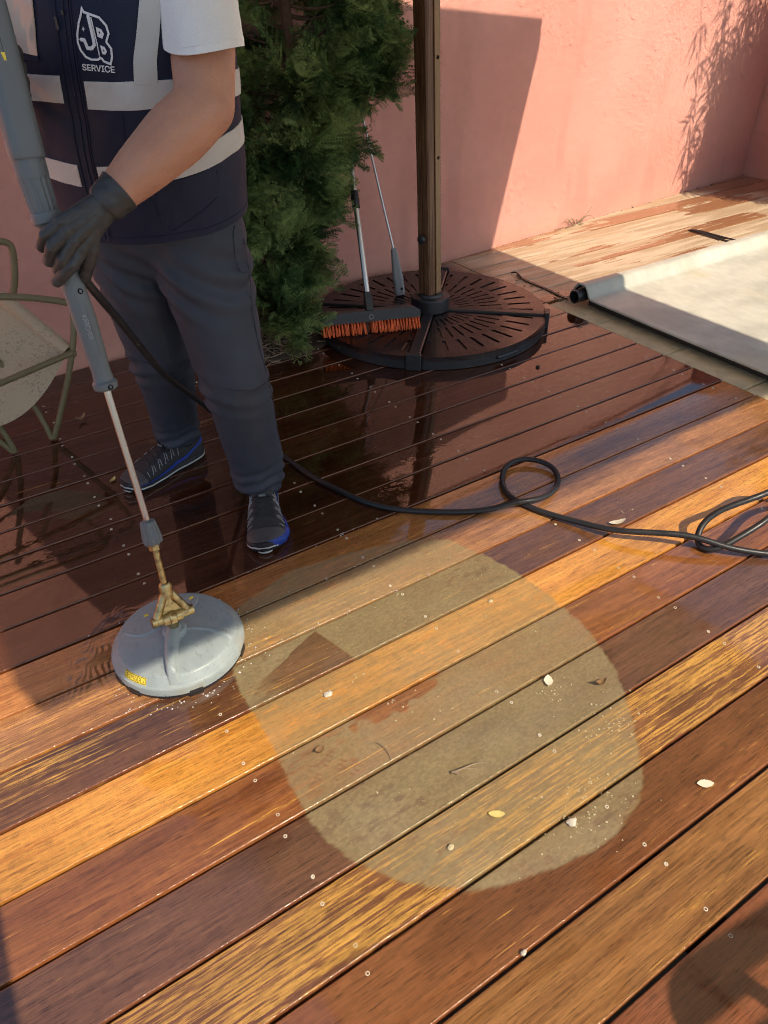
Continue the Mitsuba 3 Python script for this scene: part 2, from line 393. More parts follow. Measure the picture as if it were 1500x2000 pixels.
mat('white_cotton', lambda p, n, uv: mi.Color3f(.78, .76, .72) * (.94 + .1 * noise(p.x * 500, p.y * 500, p.z * 500)), .85, .2, bump=lambda p, n, uv: .003 * fbm(p.x * 16, p.y * 16, p.z * 16, 3) + .0003 * noise(p.x * 600, p.y * 600, p.z * 600))
mat('trouser_cloth', lambda p, n, uv: mi.Color3f(.033, .040, .056) * (.84 + .32 * fbm(p.x * 20, p.y * 20, p.z * 20, 3)), .6, .35, bump=lambda p, n, uv: .0022 * fbm(p.x * 16, p.y * 16, p.z * 22, 3) + .0002 * noise(p.x * 700, p.y * 700, p.z * 700))
mat('glove_black', lambda p, n, uv: mi.Color3f(.040, .039, .038) * (.8 + .4 * noise(p.x * 90, p.y * 90, p.z * 90)), .45, .45, bump=lambda p, n, uv: .0050 * fbm(p.x * 60 + 30 * p.z, p.y * 60, p.z * 45, 2) + .0004 * noise(p.x * 420, p.y * 420, p.z * 420))
mat('shoe_mesh', lambda p, n, uv: mi.Color3f(.032, .031, .032) * (.7 + .6 * noise(p.x * 380, p.y * 380, p.z * 380)), .6, .3, bump=lambda p, n, uv: .0008 * noise(p.x * 420, p.y * 420, p.z * 420))
mat('shoe_cap', (.070, .066, .066), .45, .4)
mat('shoe_blue', (.018, .048, .27), .45, .4)
mat('shoe_white', spots((.46, .45, .41), .2, 60), .6, .3)
mat('shoe_lines', (.42, .42, .42), .4, .5)
def leaf_color(p, n, uv):
    a = fbm(p.x * 9, p.y * 9, p.z * 9, 3); b = noise(p.x * 70, p.y * 70, p.z * 70)
    c = mix(mi.Color3f(.050, .100, .036), mi.Color3f(.31, .42, .15), smoothstep(.36, .66, a * .75 + b * .25))
    dry = smoothstep(.58, .75, fbm(p.x * 6 + 9, p.y * 6, p.z * 6, 2)) * (1 - smoothstep(.1, .55, p.z))
    return mix(c, mi.Color3f(.13, .11, .04), dry * .6)
mat('conifer_leaf', leaf_color, .6, thin=.7)
mat('shrub_leaf', (.06, .11, .03), .5, thin=.5)
mat('dry_leaf_yellow', spots((.62, .50, .17), .2, 80), .7, .3)
mat('dry_leaf_pale', spots((.70, .63, .47), .15, 80), .7, .3)
mat('dry_leaf_brown', spots((.22, .13, .06), .4, 90), .8, .3)
mat('chip_white', spots((.50, .45, .36), .25, 90), .8, .3)
mat('dead_twig', spots((.27, .20, .13), .4, 60), .85, .25)
mat('crumb', spots((.46, .39, .24), .3, 90), .85, .25)
mat('dirt_black', spots((.022, .018, .014), .4, 60), .8, .3)
# ------------------------------------------------------------------ the setting
WA, WBS = 3.119, .099                                  # wall face: y = WA + WBS*x
wall_y = lambda x: WA + WBS * x
XC = 5.67                                              # the corner where the wall turns back
thing('ground', kind='structure')
scene['ground'] = mikit.ply(as_tm((V((-200, -200, -.30), (200, -200, -.30), (200, 200, -.30), (-200, 200, -.30)), [[0, 1, 2, 3]])), 'ground_grey')

wall = thing('garden_wall', 'salmon pink stucco garden wall running behind the deck and turning a corner at the right', 'wall')
wd = nrm(V(1, WBS, 0)); wn = V(-wd[1], wd[0], 0)
foot = sg.Polygon([(-6, wall_y(-6)), (XC, wall_y(XC)), (XC, 1.2), (XC + .16, 1.2), (XC + .16, wall_y(XC) + .2), (-6, wall_y(-6) + .17)])
add(wall, prism(foot, -.3, 1.74), 'stucco', False)
add(wall + '__coping', prism(foot.buffer(.02, join_style=2), 1.74, 1.785), 'stucco', False)

deck = thing('deck', kind='structure')
def board_mesh(k, x0, x1, seed):
    r = np.random.default_rng(seed)
    yb, ya = Y0 - k * W - .0036, Y0 - (k + 1) * W + .0036       # far, near
    xs = np.arange(x0, x1 + .001, max(.12, (x1 - x0) / 40)); xs[-1] = x1
    far = np.minimum(yb, wall_y(xs) - .004)
    ok = far > ya + .012
    if ok.sum() < 3: return None
    xs, far = xs[ok], far[ok]
    tilt, lift = (0 if 2 <= k <= 6 else 1) * r.normal(0, .0007), r.normal(0, .0004)
    ph, ph2 = r.uniform(0, 6, 2)
    rings = []
    for x, yf in zip(xs, far):
        w = yf - ya; c = min(.0042, w * .2)
        z = lift + .0004 * math.sin(x * 3.1 + ph)
        tl = tilt + .0005 * math.sin(x * 2.3 + ph2)
        pr = [(ya, -.022), (ya, -c), (ya + c * .12, -c * .45), (ya + c * .45, -c * .12), (ya + c, 0), (ya + w * .5, .0002), (yf - c, 0), (yf - c * .45, -c * .12), (yf - c * .12, -c * .45), (yf, -c), (yf, -.022)]
        rings.append([(x, y, zz + z + (tl * (y - ya - w / 2) / .07 if zz > -.01 else 0)) for y, zz in pr])
    return loft(rings)
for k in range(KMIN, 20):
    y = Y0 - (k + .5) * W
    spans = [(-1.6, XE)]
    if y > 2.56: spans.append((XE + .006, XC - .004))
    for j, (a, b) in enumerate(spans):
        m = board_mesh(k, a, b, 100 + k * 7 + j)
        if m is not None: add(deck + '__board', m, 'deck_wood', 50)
# joists and the dark space under the boards
add(deck + '__joist', cat([rbox((.06, 4.6, .10), .004, at(x, 1.3, -.0735)) for x in (-1.47, -.90, -.33, .24, .81, 1.38, 1.95, 2.52)]), 'dark_void', False, kind='stuff')
sc = []
def screw_mesh(x, y):
    pr = [(.0042, -.002), (.0042, .0006), (.0036, .0012), (.0024, .0012), (.0017, -.0004), (.0001, -.0004)]
    return lathe(pr, (x, y, 0), sides=12)
for k in range(KMIN, 18):
    for x in (-1.47, -.90, -.33, .235, .81, 1.38, 1.95, 2.50):
        for o in (.025, W - .026):
            yy = Y0 - k * W - o + rng.normal(0, .0025)
            if yy < wall_y(x) - .03 and yy > -.3: sc.append(screw_mesh(x + rng.normal(0, .004), yy))
    for x in (2.66, 3.25, 3.84, 4.4, 5.0, 5.5):
        if Y0 - (k + .5) * W > 2.6:
            for o in (.025, W - .026):
                if Y0 - k * W - o < wall_y(x) - .03: sc.append(screw_mesh(x + rng.normal(0, .004), Y0 - k * W - o))
add(deck + '__screw', cat(sc), 'screw_steel', 30, label='small pale countersunk screw heads in rows across the boards', kind='stuff')

# pool edge: tan slabs, and the cover lying over it
cop = thing('pool_coping', kind='structure')
ys = [2.556, 2.24, 1.83, 1.44, 1.02, .60, .2, -.3]
for a, b in zip(ys[:-1], ys[1:]):
    add(cop + '__slab', rbox((.285, a - b - .004, .06), .006, at(XE + .004 + .1425, (a + b) / 2, -.034 + rng.normal(0, .0008))), 'stone_tan', 30)
xs = [XE + .295, 3.3, 3.75, 4.2, 4.65, 5.1, 5.66]
for a, b in zip(xs[:-1], xs[1:]):
    add(cop + '__slab', rbox((b - a - .004, .17, .06), .006, at((a + b) / 2, 2.47, -.034 + rng.normal(0, .0008))), 'stone_tan', 30)
scene['pool_basin'] = mikit.ply(rbox((2.75, 2.6, .05), .004, at(4.26, 1.08, -.2)), 'dark_void', False)
labels['pool_basin'] = {'kind': 'structure'}

cov = thing('pool_cover', 'grey white tarpaulin pool cover pulled tight over the pool edge, half in sunlight', 'pool cover')
# profile across (y): flat sheet rising over the tube along the back edge
CX0, CX1 = 2.695, 5.6
def cover_z(x, y):
    tubec, rt = 2.452, .034
    ridge = np.exp(-((y - tubec) / .05) ** 4) * .056
    lift = .048
    return lift + ridge + .0022 * np.sin(x * 7 + y * 3) * np.exp(-(x - CX0) * 1.2)
yy = np.r_[np.linspace(-.3, 2.3, 60), np.linspace(2.32, 2.52, 34)]
xx = CX0 + (CX1 - CX0) * np.linspace(0, 1, 60) ** 1.3
G0 = np.array([[(x + .06 * max(0, (y - 2.38)) - .02 * (y - 1.3) * 0, y, cover_z(x, y)) for y in yy] for x in xx])
top = as_tm((G0.reshape(-1, 3), grid_faces(len(xx), len(yy))))
bot = top.copy(); bot.apply_translation([0, 0, -.0022]); bot.invert()
i = len(yy)
edge_ids = np.r_[np.arange(i)]
n0 = len(top.vertices); rim = np.array([[a, b, b + n0, a + n0] for a, b in zip(edge_ids[:-1], edge_ids[1:])])
sheet = trimesh.Trimesh(np.vstack([top.vertices, bot.vertices]), np.vstack([top.faces, bot.faces + n0, rim[:, [0, 1, 2]], rim[:, [0, 2, 3]]]), process=False)
if sheet.face_normals[0][2] < 0: sheet.invert()
add(cov + '__sheet', sheet, 'cover_fabric', 40)
add(cov + '__hem', tube([(CX0 + .004 + .06 * max(0, y - 2.38), y, cover_z(CX0, y) - .004) for y in yy], .006, 8), 'cover_fabric', True)
add(cov + '__gap_shade_bar', rbox((.012, 2.72, .034), .003, at(CX0 + .026, 1.05, .027)), 'black_rubber', 30)  # black bar added to paint the shade in the gap below the cover
add(cov + '__roller_tube', cat([tube([(2.66, 2.452, .050), (5.55, 2.452, .050)], .031, 24, caps=False), tube([(2.66, 2.452, .050), (5.55, 2.452, .050)], .026, 24, caps=False),
    lathe([(.026, 0), (.0315, -.002), (.0315, .012), (.026, .012)], (2.658, 2.452, .05), (1, 0, 0), 24, False)]), 'black_plastic', 40)
add(cov + '__end_flap', tube(smooth_path([(2.70, 2.494, .05), (2.74, 2.497, .074), (2.82, 2.478, .090), (2.83, 2.46, .0955), (2.83, 2.44, .0955)], 18), .0055, 6), 'black_plastic', True)

def strap(pts, width, thick, seed):
    r = np.random.default_rng(seed); p = smooth_path(pts, 40); t = nrm(np.gradient(p, axis=0)); s = nrm(np.cross(t, [0, 0, 1.])); rings = []
    for a, b in zip(p, s):
        w = width * (1 + r.normal(0, .05)); z = V(0, 0, thick)
        rings.append([a - b * w, a + b * w, a + b * w + z, a - b * w + z])
    return loft(rings)
st = thing('tension_strap', 'grimy black strap on the shaded boards beside the cover roller end', 'strap', 'black straps of the pool cover')
add(st + '__webbing', strap([(2.728, 2.946, .006), (2.712, 2.83, .003), (2.712, 2.68, .003), (2.705, 2.56, .003), (2.71, 2.49, .02)], .008, .004, 1), 'black_rubber', False)
add(st + '__hook', tube(smooth_path([(2.71, 2.90, .012), (2.728, 2.95, .016), (2.735, 2.985, .010), (2.722, 2.99, .008)], 12), .004, 8), 'black_plastic', True)
st = thing('tension_strap', 'pair of thin black straps on the bleached boards behind the pool cover', 'strap', 'black straps of the pool cover')
add(st + '__webbing', strap([(4.13, 2.945, .005), (4.17, 2.78, .005), (4.22, 2.56, .01), (4.23, 2.50, .06)], .012, .005, 2), 'black_rubber', False)
add(st + '__webbing', strap([(4.135, 2.93, .005), (4.13, 2.76, .005), (4.15, 2.58, .01), (4.19, 2.49, .06)], .010, .005, 3), 'black_rubber', False)

# ------------------------------------------------------------------ parasol
PX, PY = 1.985, 2.725
par = thing('parasol', 'cantilever parasol with a wood toned pole standing in a round brown weighted base', 'parasol')
R1, A0 = .545, math.radians(-43)
for q in range(4):
    a0, a1 = A0 + q * math.pi / 2, A0 + (q + 1) * math.pi / 2
    mid = (a0 + a1) / 2; hw = .030
    quad = sg.Polygon([(0, 0)] + [(R1 * math.cos(t), R1 * math.sin(t)) for t in np.linspace(a0, a1, 40)])
    bars = [sg.LineString([(0, 0), (.8 * math.cos(t), .8 * math.sin(t))]).buffer(hw, cap_style=2) for t in (a0, a1)]
    quad = quad.difference(shapely.union_all(bars)).difference(sg.Point(0, 0).buffer(.085))
    quad = quad.buffer(-.012).buffer(.012, quad_segs=4)
    base = m3.Manifold.extrude(csec(quad), .050)
    rim_top = quad.buffer(-.005)
    lip = m3.Manifold.extrude(csec(rim_top), .005).translate([0, 0, .050])
    slots = []
    for j, (ra, rb) in enumerate([(.135, .215), (.235, .345), (.375, .485)]):
        n = (9, 10, 9)[j]
        for t in np.linspace(a0 + .15 - .02 * j, a1 - .15 + .02 * j, n):
            wd_ = (.004, .0055, .0085)[j]
            s = sg.LineString([(ra * math.cos(t), ra * math.sin(t)), (rb * math.cos(t), rb * math.sin(t))]).buffer(wd_, cap_style=2)
            slots.append(m3.Manifold.extrude(csec(s), .02).translate([0, 0, .0485]))
    solid = (base + lip) - m3.Manifold.batch_boolean(slots, m3.OpType.Add)
    hole = sg.LineString([(.500 * math.cos(mid - .10), .500 * math.sin(mid - .10)), (.500 * math.cos(mid + .10), .500 * math.sin(mid + .10))])
    cut_z = .0365
    t = as_tm(solid.trim_by_plane((0, 0, 1), cut_z)); t.apply_translation([PX, PY, .003])
    bp = add(par + '__base_plate', t, 'plate_plastic', 30)
    t = as_tm(solid.trim_by_plane((0, 0, -1), -cut_z)); t.apply_translation([PX, PY, .003]); add(bp + '__shaded_side', t, 'black_plastic', 30)  # black lower side: shade and wet put into the plate colour
    hdl = [(R1 + .003, mid + d) for d in np.linspace(-.11, .11, 9)]
    add(par + '__plate_handle', tube([(PX + r * math.cos(a), PY + r * math.sin(a), .026) for r, a in hdl], .008, 8), 'black_plastic', True)
for q in range(2):
    a = A0 + q * math.pi / 2
    for s in (-1, 1):
        M = at(PX + s * .30 * math.cos(a), PY + s * .30 * math.sin(a), .034, math.degrees(a)); b_ = add(par + '__base_bar', rbox((.48, .050, .066), .005, M), 'black_plastic', 30)
        add(b_ + '__end_cap', rbox((.024, .066, .074), .004, at(PX + s * .545 * math.cos(a), PY + s * .545 * math.sin(a), .0375, math.degrees(a))), 'black_plastic', 30)
add(par + '__hub', lathe([(.02, .06), (.088, .06), (.092, .064), (.092, .118), (.088, .124), (.066, .130), (.062, .140), (.03, .140)], (PX, PY, 0), sides=40), 'black_plastic', 35)
# hollow pole with grooves, leaning a little
LEAN = nrm(V(-.046, -.004, 1.11)); PROT = math.radians(12)
def pole_section():
    o = [(-.042, -.030), (-.036, -.036), (-.006, -.036), (-.006, -.031), (.002, -.031), (.002, -.036), (.036, -.036), (.042, -.030),
         (.042, -.010), (.036, -.010), (.036, -.004), (.042, -.004), (.042, .030), (.036, .036), (-.036, .036), (-.042, .030), (-.042, .004), (-.037, .004), (-.037, -.004), (-.042, -.004)]
    return sg.Polygon(o)
Mp = frame_mat((PX, PY, .10), V(math.cos(PROT), math.sin(PROT), 0), LEAN)
add(par + '__pole', prism(pole_section(), 0, 2.35, Mp), 'pole_finish', False)
insert = lambda x0, x1, y0, y1: prism(sg.box(x0, y0, x1, y1), .002, 2.34, Mp)
add(par + '__pole_strip', cat([insert(.0425, .0432, -.0035 + .008, .028), insert(.004, .034, -.0372, -.0364)]), 'pole_light_finish', False, label='lighter wood grained strip down the pole')
for z in (.62, .98):
    add(par + '__adjustment_hole', lathe([(.0001, 0), (.007, 0), (.007, .0012), (.0001, .0012)], (Mp @ V(.020, -.0374, z, 1))[:3], Mp[:3, :3] @ V(0, -1, 0), 14), 'dark_void', 30)
kb = (Mp @ V(-.042, -.01, .30, 1))[:3]; kd = Mp[:3, :3] @ V(-1, -.1, 0)
add(par + '__knob', lathe([(.006, -.005), (.006, .012), (.016, .014), (.019, .020), (.019, .030), (.014, .035), (.001, .036)], kb, kd, 18), 'black_plastic', 35)
ptop = (Mp @ V(0, 0, 2.30, 1))[:3]
CC = V(1.93, .93, 2.16)                                   # canopy: middle, at the height of its edge
apex = CC + V(0, 0, .44)
hub_top = apex + V(0, 0, .16)
add(par + '__arm', tube(smooth_path([ptop - V(0, 0, .05), ptop + V(0, -.1, .22), ptop + (hub_top - ptop) * .5 + V(0, 0, .16), hub_top], 26), .034, 12), 'pole_finish', True)
add(par + '__arm_strut', tube([(Mp @ V(0, -.04, 1.75, 1))[:3], ptop + (hub_top - ptop) * .42 + V(0, 0, .14)], .018, 10), 'pole_finish', True)
add(par + '__canopy_hub', lathe([(.02, -.25), (.045, -.24), (.045, -.05), (.03, .0), (.03, .16), (.01, .17)], apex, sides=20), 'black_plastic', 35)
HS = 1.52
corner = [CC + V(sx * HS, sy * HS, 0) for sx, sy in ((1, -1), (1, 1), (-1, 1), (-1, -1))]
mids = [(corner[i] + corner[(i + 1) % 4]) / 2 for i in range(4)]
rim8 = [x for i in range(4) for x in (corner[i], mids[i])]
cv, cf = [], []
for i in range(8):
    a, b = rim8[i], rim8[(i + 1) % 8]; n = 9; base_i = len(cv)
    for u in np.linspace(0, 1, n):
        for w in np.linspace(0, 1, n):
            pnt = apex + (a - apex) * u * (1 - w) + (b - apex) * u * w
            cv.append(pnt - V(0, 0, .05 * math.sin(math.pi * w) * math.sin(math.pi * u) + .03 * math.sin(math.pi * u)))
    cf += (grid_faces(n, n) + base_i).tolist()
add(par + '__canopy', as_tm((cv, cf)), 'canopy_fabric', 60)
vl = np.array([[p_, p_ - V(0, 0, .13)] for p_ in [a + (b - a) * w for i in range(4) for a, b in [(corner[i], corner[(i + 1) % 4])] for w in np.linspace(0, 1, 12)] ])
add(par + '__valance', as_tm((vl.reshape(-1, 3), grid_faces(len(vl), 2))), 'canopy_fabric', False)
for p_ in rim8:
    add(par + '__rib', tube([apex - V(0, 0, .03), p_ - V(0, 0, .012)], .010, 6), 'olive_metal', True)
for p_ in rim8:
    add(par + '__strut', tube([apex - V(0, 0, .24), apex + (p_ - apex) * .5 - V(0, 0, .03)], .008, 6), 'olive_metal', True)

# ------------------------------------------------------------------ push broom leaning on the wall
br = thing('push_broom', 'push broom with a black head and orange bristles standing on the parasol base', 'broom')
b0, b1 = V(1.405, 2.735, .057), V(1.82, 2.575, .057)
bd = nrm(b1 - b0); bl = np.linalg.norm(b1 - b0); bm = (b0 + b1) / 2; hd = nrm(V(.116, .34, .68)); bn = nrm(np.cross(hd, bd))
bz = nrm(V(.05, .20, 1)); by = nrm(np.cross(bz, bd))
blk = sg.Polygon([(-bl / 2, 0), (bl / 2, 0), (bl / 2, .030), (bl / 2 - .03, .046), (-bl / 2 + .03, .046), (-bl / 2, .030)])
def bframe(o): M = np.eye(4); M[:3, 0], M[:3, 1], M[:3, 2], M[:3, 3] = bd, bz, -by, o; return M
hol = prism(blk, -.032, .032, bframe(bm + bz * .052))
add(br + '__head', hol, 'black_plastic', 30)
tufts = []
for row in range(5):
    for j in range(32):
        if 13.4 < j < 15.6: continue
        o = bm + bd * (-bl / 2 + .008 + (bl - .016) * j / 31) - by * (-.024 + .012 * row) + bz * .054
        for f in range(3):
            sp = bd * rng.normal(0, .004 if abs(j - 14.5) > 2 else .009) - by * ((row - 2) * .005 + rng.normal(0, .003))
            tufts.append(tube([o + bd * rng.normal(0, .0015), o + sp * .6 - bz * .03, o + sp - bz * (.054 + rng.normal(0, .002))], [.0022, .0024, .0016], 5))
add(br + '__bristles', cat(tufts), 'orange_bristle', True, kind='stuff')
hb = bm + bz * .088 + by * 0
add(br + '__socket', cat([rbox((.034, .034, .10), .004, frame_mat(hb + hd * .035, bd, hd)), lathe([(.0045, 0), (.0045, .003), (.001, .003)], hb + hd * .06 + nrm(np.cross(bd, hd)) * .017, np.cross(bd, hd), 10)]), 'black_plastic', 30)
add(br + '__socket_hole', lathe([(.012, 0), (.012, .002), (.007, .002), (.006, 0)], bm + bz * .072 + by * .0 + nrm(np.cross(bd, bz)) * .033, np.cross(bd, bz), 14, False), 'grey_plastic', 30)
pt = lambda s: hb + hd * s
L1 = (2.66 + .6 - hb[1]) / hd[1]
add(br + '__handle', tube([pt(.07), pt(.60), pt(1.30)], .0125, 16), 'aluminium', True)
add(br + '__clamp', lathe([(.013, 0), (.017, .004), (.0185, .03), (.0165, .07), (.0135, .074)], pt(.435), hd, 16), 'black_plastic', 35)

# ------------------------------------------------------------------ thin rod tool with a grey grip, and the wire hook on the wall
rd = thing('scraper_pole', 'thin steel rod with a pale grey grip at its foot, leaning beside the broom', 'long tool')
r0, r1, r2 = V(1.962, 2.945, .060), V(1.978, 3.025, .262), V(1.925, 3.303, 1.08)
ax = nrm(r1 - r0)
secs = [(0, .019, .013), (.015, .023, .016), (.07, .022, .016), (.075, .024, .017), (.10, .022, .016), (.215, .0125, .011), (.222, .010, .009)]
sx_ = nrm(V(.94, -.35, 0)); sx_ = nrm(sx_ - ax * (ax @ sx_)); sy_ = np.cross(ax, sx_)
aa = np.linspace(0, 2 * np.pi, 20, endpoint=False); sq = lambda c: np.sign(c) * abs(c) ** .6
add(rd + '__grip', loft([r0 + ax * h + 1.12 * a_ * sq(np.cos(aa))[:, None] * sx_ + b_ * sq(np.sin(aa))[:, None] * sy_ for h, a_, b_ in secs]), 'grey_plastic_pale', 40)
add(rd + '__hanging_hole', lathe([(.0001, 0), (.006, 0), (.006, .002), (.0001, .002)], r0 + ax * .03 - sy_ * .0155 + sx_ * .008, -sy_ if sy_[1] > 0 else sy_, 12), 'dark_void', 30)
add(rd + '__rod', tube(smooth_path([r1, r1 + (r2 - r1) * .5 + V(0, .006, 0), r2], 12), .0056, 10), 'steel', True)
hk = thing('wire_hook', 'bent white wire frame sticking out of the wall between the conifer and the pole', 'hook')
add(hk, tube(smooth_path([(2.03, wall_y(2.03) - .002, 1.30), (2.025, 3.24, 1.285), (2.04, 3.20, 1.262), (2.025, 3.19, 1.243), (1.95, 3.18, 1.225), (1.90, 3.18, 1.215)], 30), .0055, 8), 'wire_white', True)

# ------------------------------------------------------------------ folding sling chair at the left edge
ch = thing('sling_chair', 'folding garden chair with an olive metal frame and a sandy fabric sling beside the wall', 'chair')
F1, F2 = V(.210, 2.603, .009), V(.073, 2.583, .009)
lat = V(-.50, -.05, 0)
tubes = {'front_leg': [F1, (.386, 2.605, .40), (.398, 2.62, .468)], 'rear_leg': [F1 + V(-.006, 0, 0), (.165, 2.66, .20), (.04, 2.74, .47)],
         'front_leg_b': [F2, (.05, 2.60, .13), (-.06, 2.64, .47)], 'rear_leg_b': [F2 + V(-.006, .003, 0), (-.03, 2.62, .17), (-.20, 2.70, .40)]}
for n_, p_ in tubes.items():
    add(ch + '__leg', tube(smooth_path(p_, 10), .0105, 10), 'olive_metal', True)
add(ch + '__armrest', tube(smooth_path([(-.25, 2.72, .60), (.02, 2.68, .551), (.21, 2.655, .523), (.398, 2.62, .470)], 14), .0115, 10), 'olive_metal', True)
add(ch + '__back_frame', tube(smooth_path([(-.35, 2.80, .74), (0, 2.79, .683), (.252, 2.78, .664), (.285, 2.78, .648), (.287, 2.78, .618), (.262, 2.78, .52), (.225, 2.78, .46)], 40), .0115, 10), 'olive_metal', True)
add(ch + '__cross_bar', tube([(.352, 2.59, .312), (.098, 2.50, .305), (-.16, 2.41, .298)], .0105, 10), 'olive_metal', True)
ra, rb_ = V(.212, 2.80, .475), V(.345, 2.61, .312)
add(ch + '__side_rail', tube([ra, rb_], .010, 10), 'olive_metal', True)
sl = []; off = V(-.52, -.16, -.02)
for u in np.linspace(0, 1, 22):
    p_ = ra + (rb_ - ra) * u
    row = []
    for w in np.linspace(0, 1, 30):
        sag = .155 * math.sin(math.pi * min(w * 1.0, 1)) ** .8
        row.append(p_ + off * w + V(0, 0, .013 * (1 - w) - sag) + .004 * V(0, 0, math.sin(u * 9 + w * 5)))
    sl.append(row)
s_ = np.array(sl); g_ = as_tm((s_.reshape(-1, 3), grid_faces(22, 30)))
add(ch + '__sling', g_, 'sling_fabric', 60)
add(ch + '__sling_sleeve', tube([ra - (rb_ - ra) * .02, rb_ + (rb_ - ra) * .0], .025, 14, caps=False), 'sling_fabric', True)
far_ = V(-.52, -.16, -.02)
add(ch + '__side_rail', tube([ra + far_, rb_ + far_], .010, 10), 'olive_metal', True)
add(ch + '__back_frame', tube(smooth_path([(-.35, 2.80, .74), (-.42, 2.78, .72), (-.44, 2.76, .66), (-.40, 2.70, .52), ra + far_], 20), .0115, 10), 'olive_metal', True)
add(ch + '__armrest', tube(smooth_path([(-.25, 2.72, .60), (-.36, 2.66, .585), (-.40, 2.55, .53), (-.28, 2.42, .46), (-.20, 2.43, .40)], 20), .0115, 10), 'olive_metal', True)
for a_, b_ in ((rb_ + far_, V(-.31, 2.44, .009)), (ra + far_, V(-.31, 2.44, .009)), (V(-.20, 2.43, .40), V(-.205, 2.44, .30))): add(ch + '__leg', tube([a_, b_], .0105, 10), 'olive_metal', True)
add(ch + '__joint', tube([(.335, 2.60, .308), (.365, 2.607, .303)], .014, 10), 'olive_metal', True)

# ------------------------------------------------------------------ conifer
def spray(seed, length):
    r = np.random.default_rng(seed); n = 13; vs, fs = [], []
    def blade(a, b, w, up):
        d = nrm(b - a); s = nrm(np.cross(d, up)) * w; i = len(vs); m = a + (b - a) * .45
        vs.extend([a, m + s, b, m - s]); fs.extend([[i, i + 1, i + 2], [i, i + 2, i + 3]])
    ax_ = [V(length * t, 0, -.22 * length * t * t + .02 * math.sin(6 * t + seed)) for t in np.linspace(0, 1, n + 1)]
    for j in range(n):
        blade(ax_[j], ax_[j + 1] + V(.002, 0, 0), .0016, V(0, 0, 1.))
        for side in (-1, 1):
            t = (j + .5 * (side > 0)) / n
            bl_ = length * (.50 * (1 - t) ** .7 + .08) * r.uniform(.7, 1.1)
            o = ax_[j] + (ax_[j + 1] - ax_[j]) * (.5 * (side > 0))
            d = nrm(V(.80, side * .62, r.normal(-.05, .16)))
            m_ = max(3, int(bl_ / .0105)); q = o
            for s in range(m_):
                d = nrm(d + V(.07, 0, -.03)); e = q + d * bl_ / m_
                blade(q, e + d * .003, .0019, V(0, 0, 1.))
                for s2 in (-1, 1):
                    dd = nrm(d + s2 * nrm(np.cross(V(0, 0, 1.), d)) * .75 + V(0, 0, r.normal(0, .2)))
                    blade(q, q + dd * (.013 * (1 - .5 * s / m_) + .005), .0014, V(0, 0, 1.))
                q = e
    return np.array(vs), np.array(fs)
SPR = [spray(s, l) for s, l in ((1, .15), (2, .17), (3, .12), (4, .19), (5, .14), (6, .16))]
con = thing('conifer', 'dense dark green conifer with feathery sprays growing against the wall behind the worker', 'conifer')
def axis_at(z): return V(float(np.interp(z, [0, .15, .3, .55, 1.1], [1.19, 1.22, 1.25, 1.32, 1.46])) + .03 * math.sin(3 * z), 2.93 + .02 * math.sin(4 * z), z)
def rad_at(z): return float(np.interp(z, [0, .12, .3, .55, .85, 1.1, 1.5, 2.0, 2.5], [.08, .12, .18, .24, .34, .41, .40, .33, .15]))
add(con + '__trunk', tube([axis_at(z) for z in np.linspace(0, 2.3, 16)], np.linspace(.032, .010, 16), 10), 'bark', True)
brs, tips = [], []
r_ = np.random.default_rng(11)
for j in range(190):
    z = r_.uniform(.04, 2.0) ; a = r_.uniform(0, 2 * np.pi); o = axis_at(z); rr = rad_at(z) * r_.uniform(.6, 1.12)
    e = o + V(math.cos(a) * rr, math.sin(a) * rr * .72, .10 + r_.normal(0, .05))
    mdl = (o + e) / 2 - V(0, 0, .04); pth = smooth_path([o, mdl, e], 7)
    brs.append(tube(pth, np.linspace(.006, .002, 7), 5)); tips.append(pth)
for e in ((1.83, 2.87, 1.17), (1.88, 2.90, 1.08), (1.78, 2.82, .98), (1.74, 2.86, 1.22), (1.30, 2.74, .10), (1.31, 2.74, .05), (1.84, 2.95, 1.26), (1.70, 2.9, 1.02), (1.24, 2.72, .16), (1.34, 2.86, .24)):
    e = V(*e); o = axis_at(max(.02, e[2] - .12)); pth = smooth_path([o, (o + e) / 2 + V(0, 0, .02), e], 9); brs.append(tube(pth, np.linspace(.007, .002, 9), 5)); tips += [pth] * 3
add(con + '__branches', cat(brs), 'bark', True, kind='stuff')
cvs, cfs, n0 = [], [], 0
def place_spray(o, d, up, s, k):
    global n0
    v, f = SPR[k]; x = nrm(d); z = nrm(up - x * (x @ up)); y = np.cross(z, x)
    cvs.append(o + s * (v[:, :1] * x + v[:, 1:2] * y + v[:, 2:3] * z)); cfs.append(f + n0); n0 += len(v)
for j in range(3400):
    pth = tips[r_.integers(len(tips))]; t = r_.uniform(.35, 1.0) ** .8; i = t * (len(pth) - 1); a = int(i); b = min(a + 1, len(pth) - 1)
    o = pth[a] + (pth[b] - pth[a]) * (i - a) + r_.normal(0, .02, 3)
    out = nrm(pth[-1] - pth[0])
    d = nrm(out + r_.normal(0, .55, 3) + V(0, 0, .25))
    if o[1] > wall_y(o[0]) - .09 and d[1] > 0: d[1] *= -.6
    if o[1] > wall_y(o[0]) - .03 or (o[2] < .10 and o[0] < 1.34) or (.28 < o[2] < .88 and o[0] > 1.575 + .06 * r_.normal()): continue
    place_spray(o, d, nrm(r_.normal(0, .5, 3) + V(0, -.35, 1)), r_.uniform(.65, 1.15), r_.integers(len(SPR)))
cm = trimesh.Trimesh(np.vstack(cvs), np.vstack(cfs), process=False)
cm.vertices[:, 1] = np.minimum(cm.vertices[:, 1], wall_y(cm.vertices[:, 0]) - .006); cm.vertices[:, 2] = np.maximum(cm.vertices[:, 2], .004)
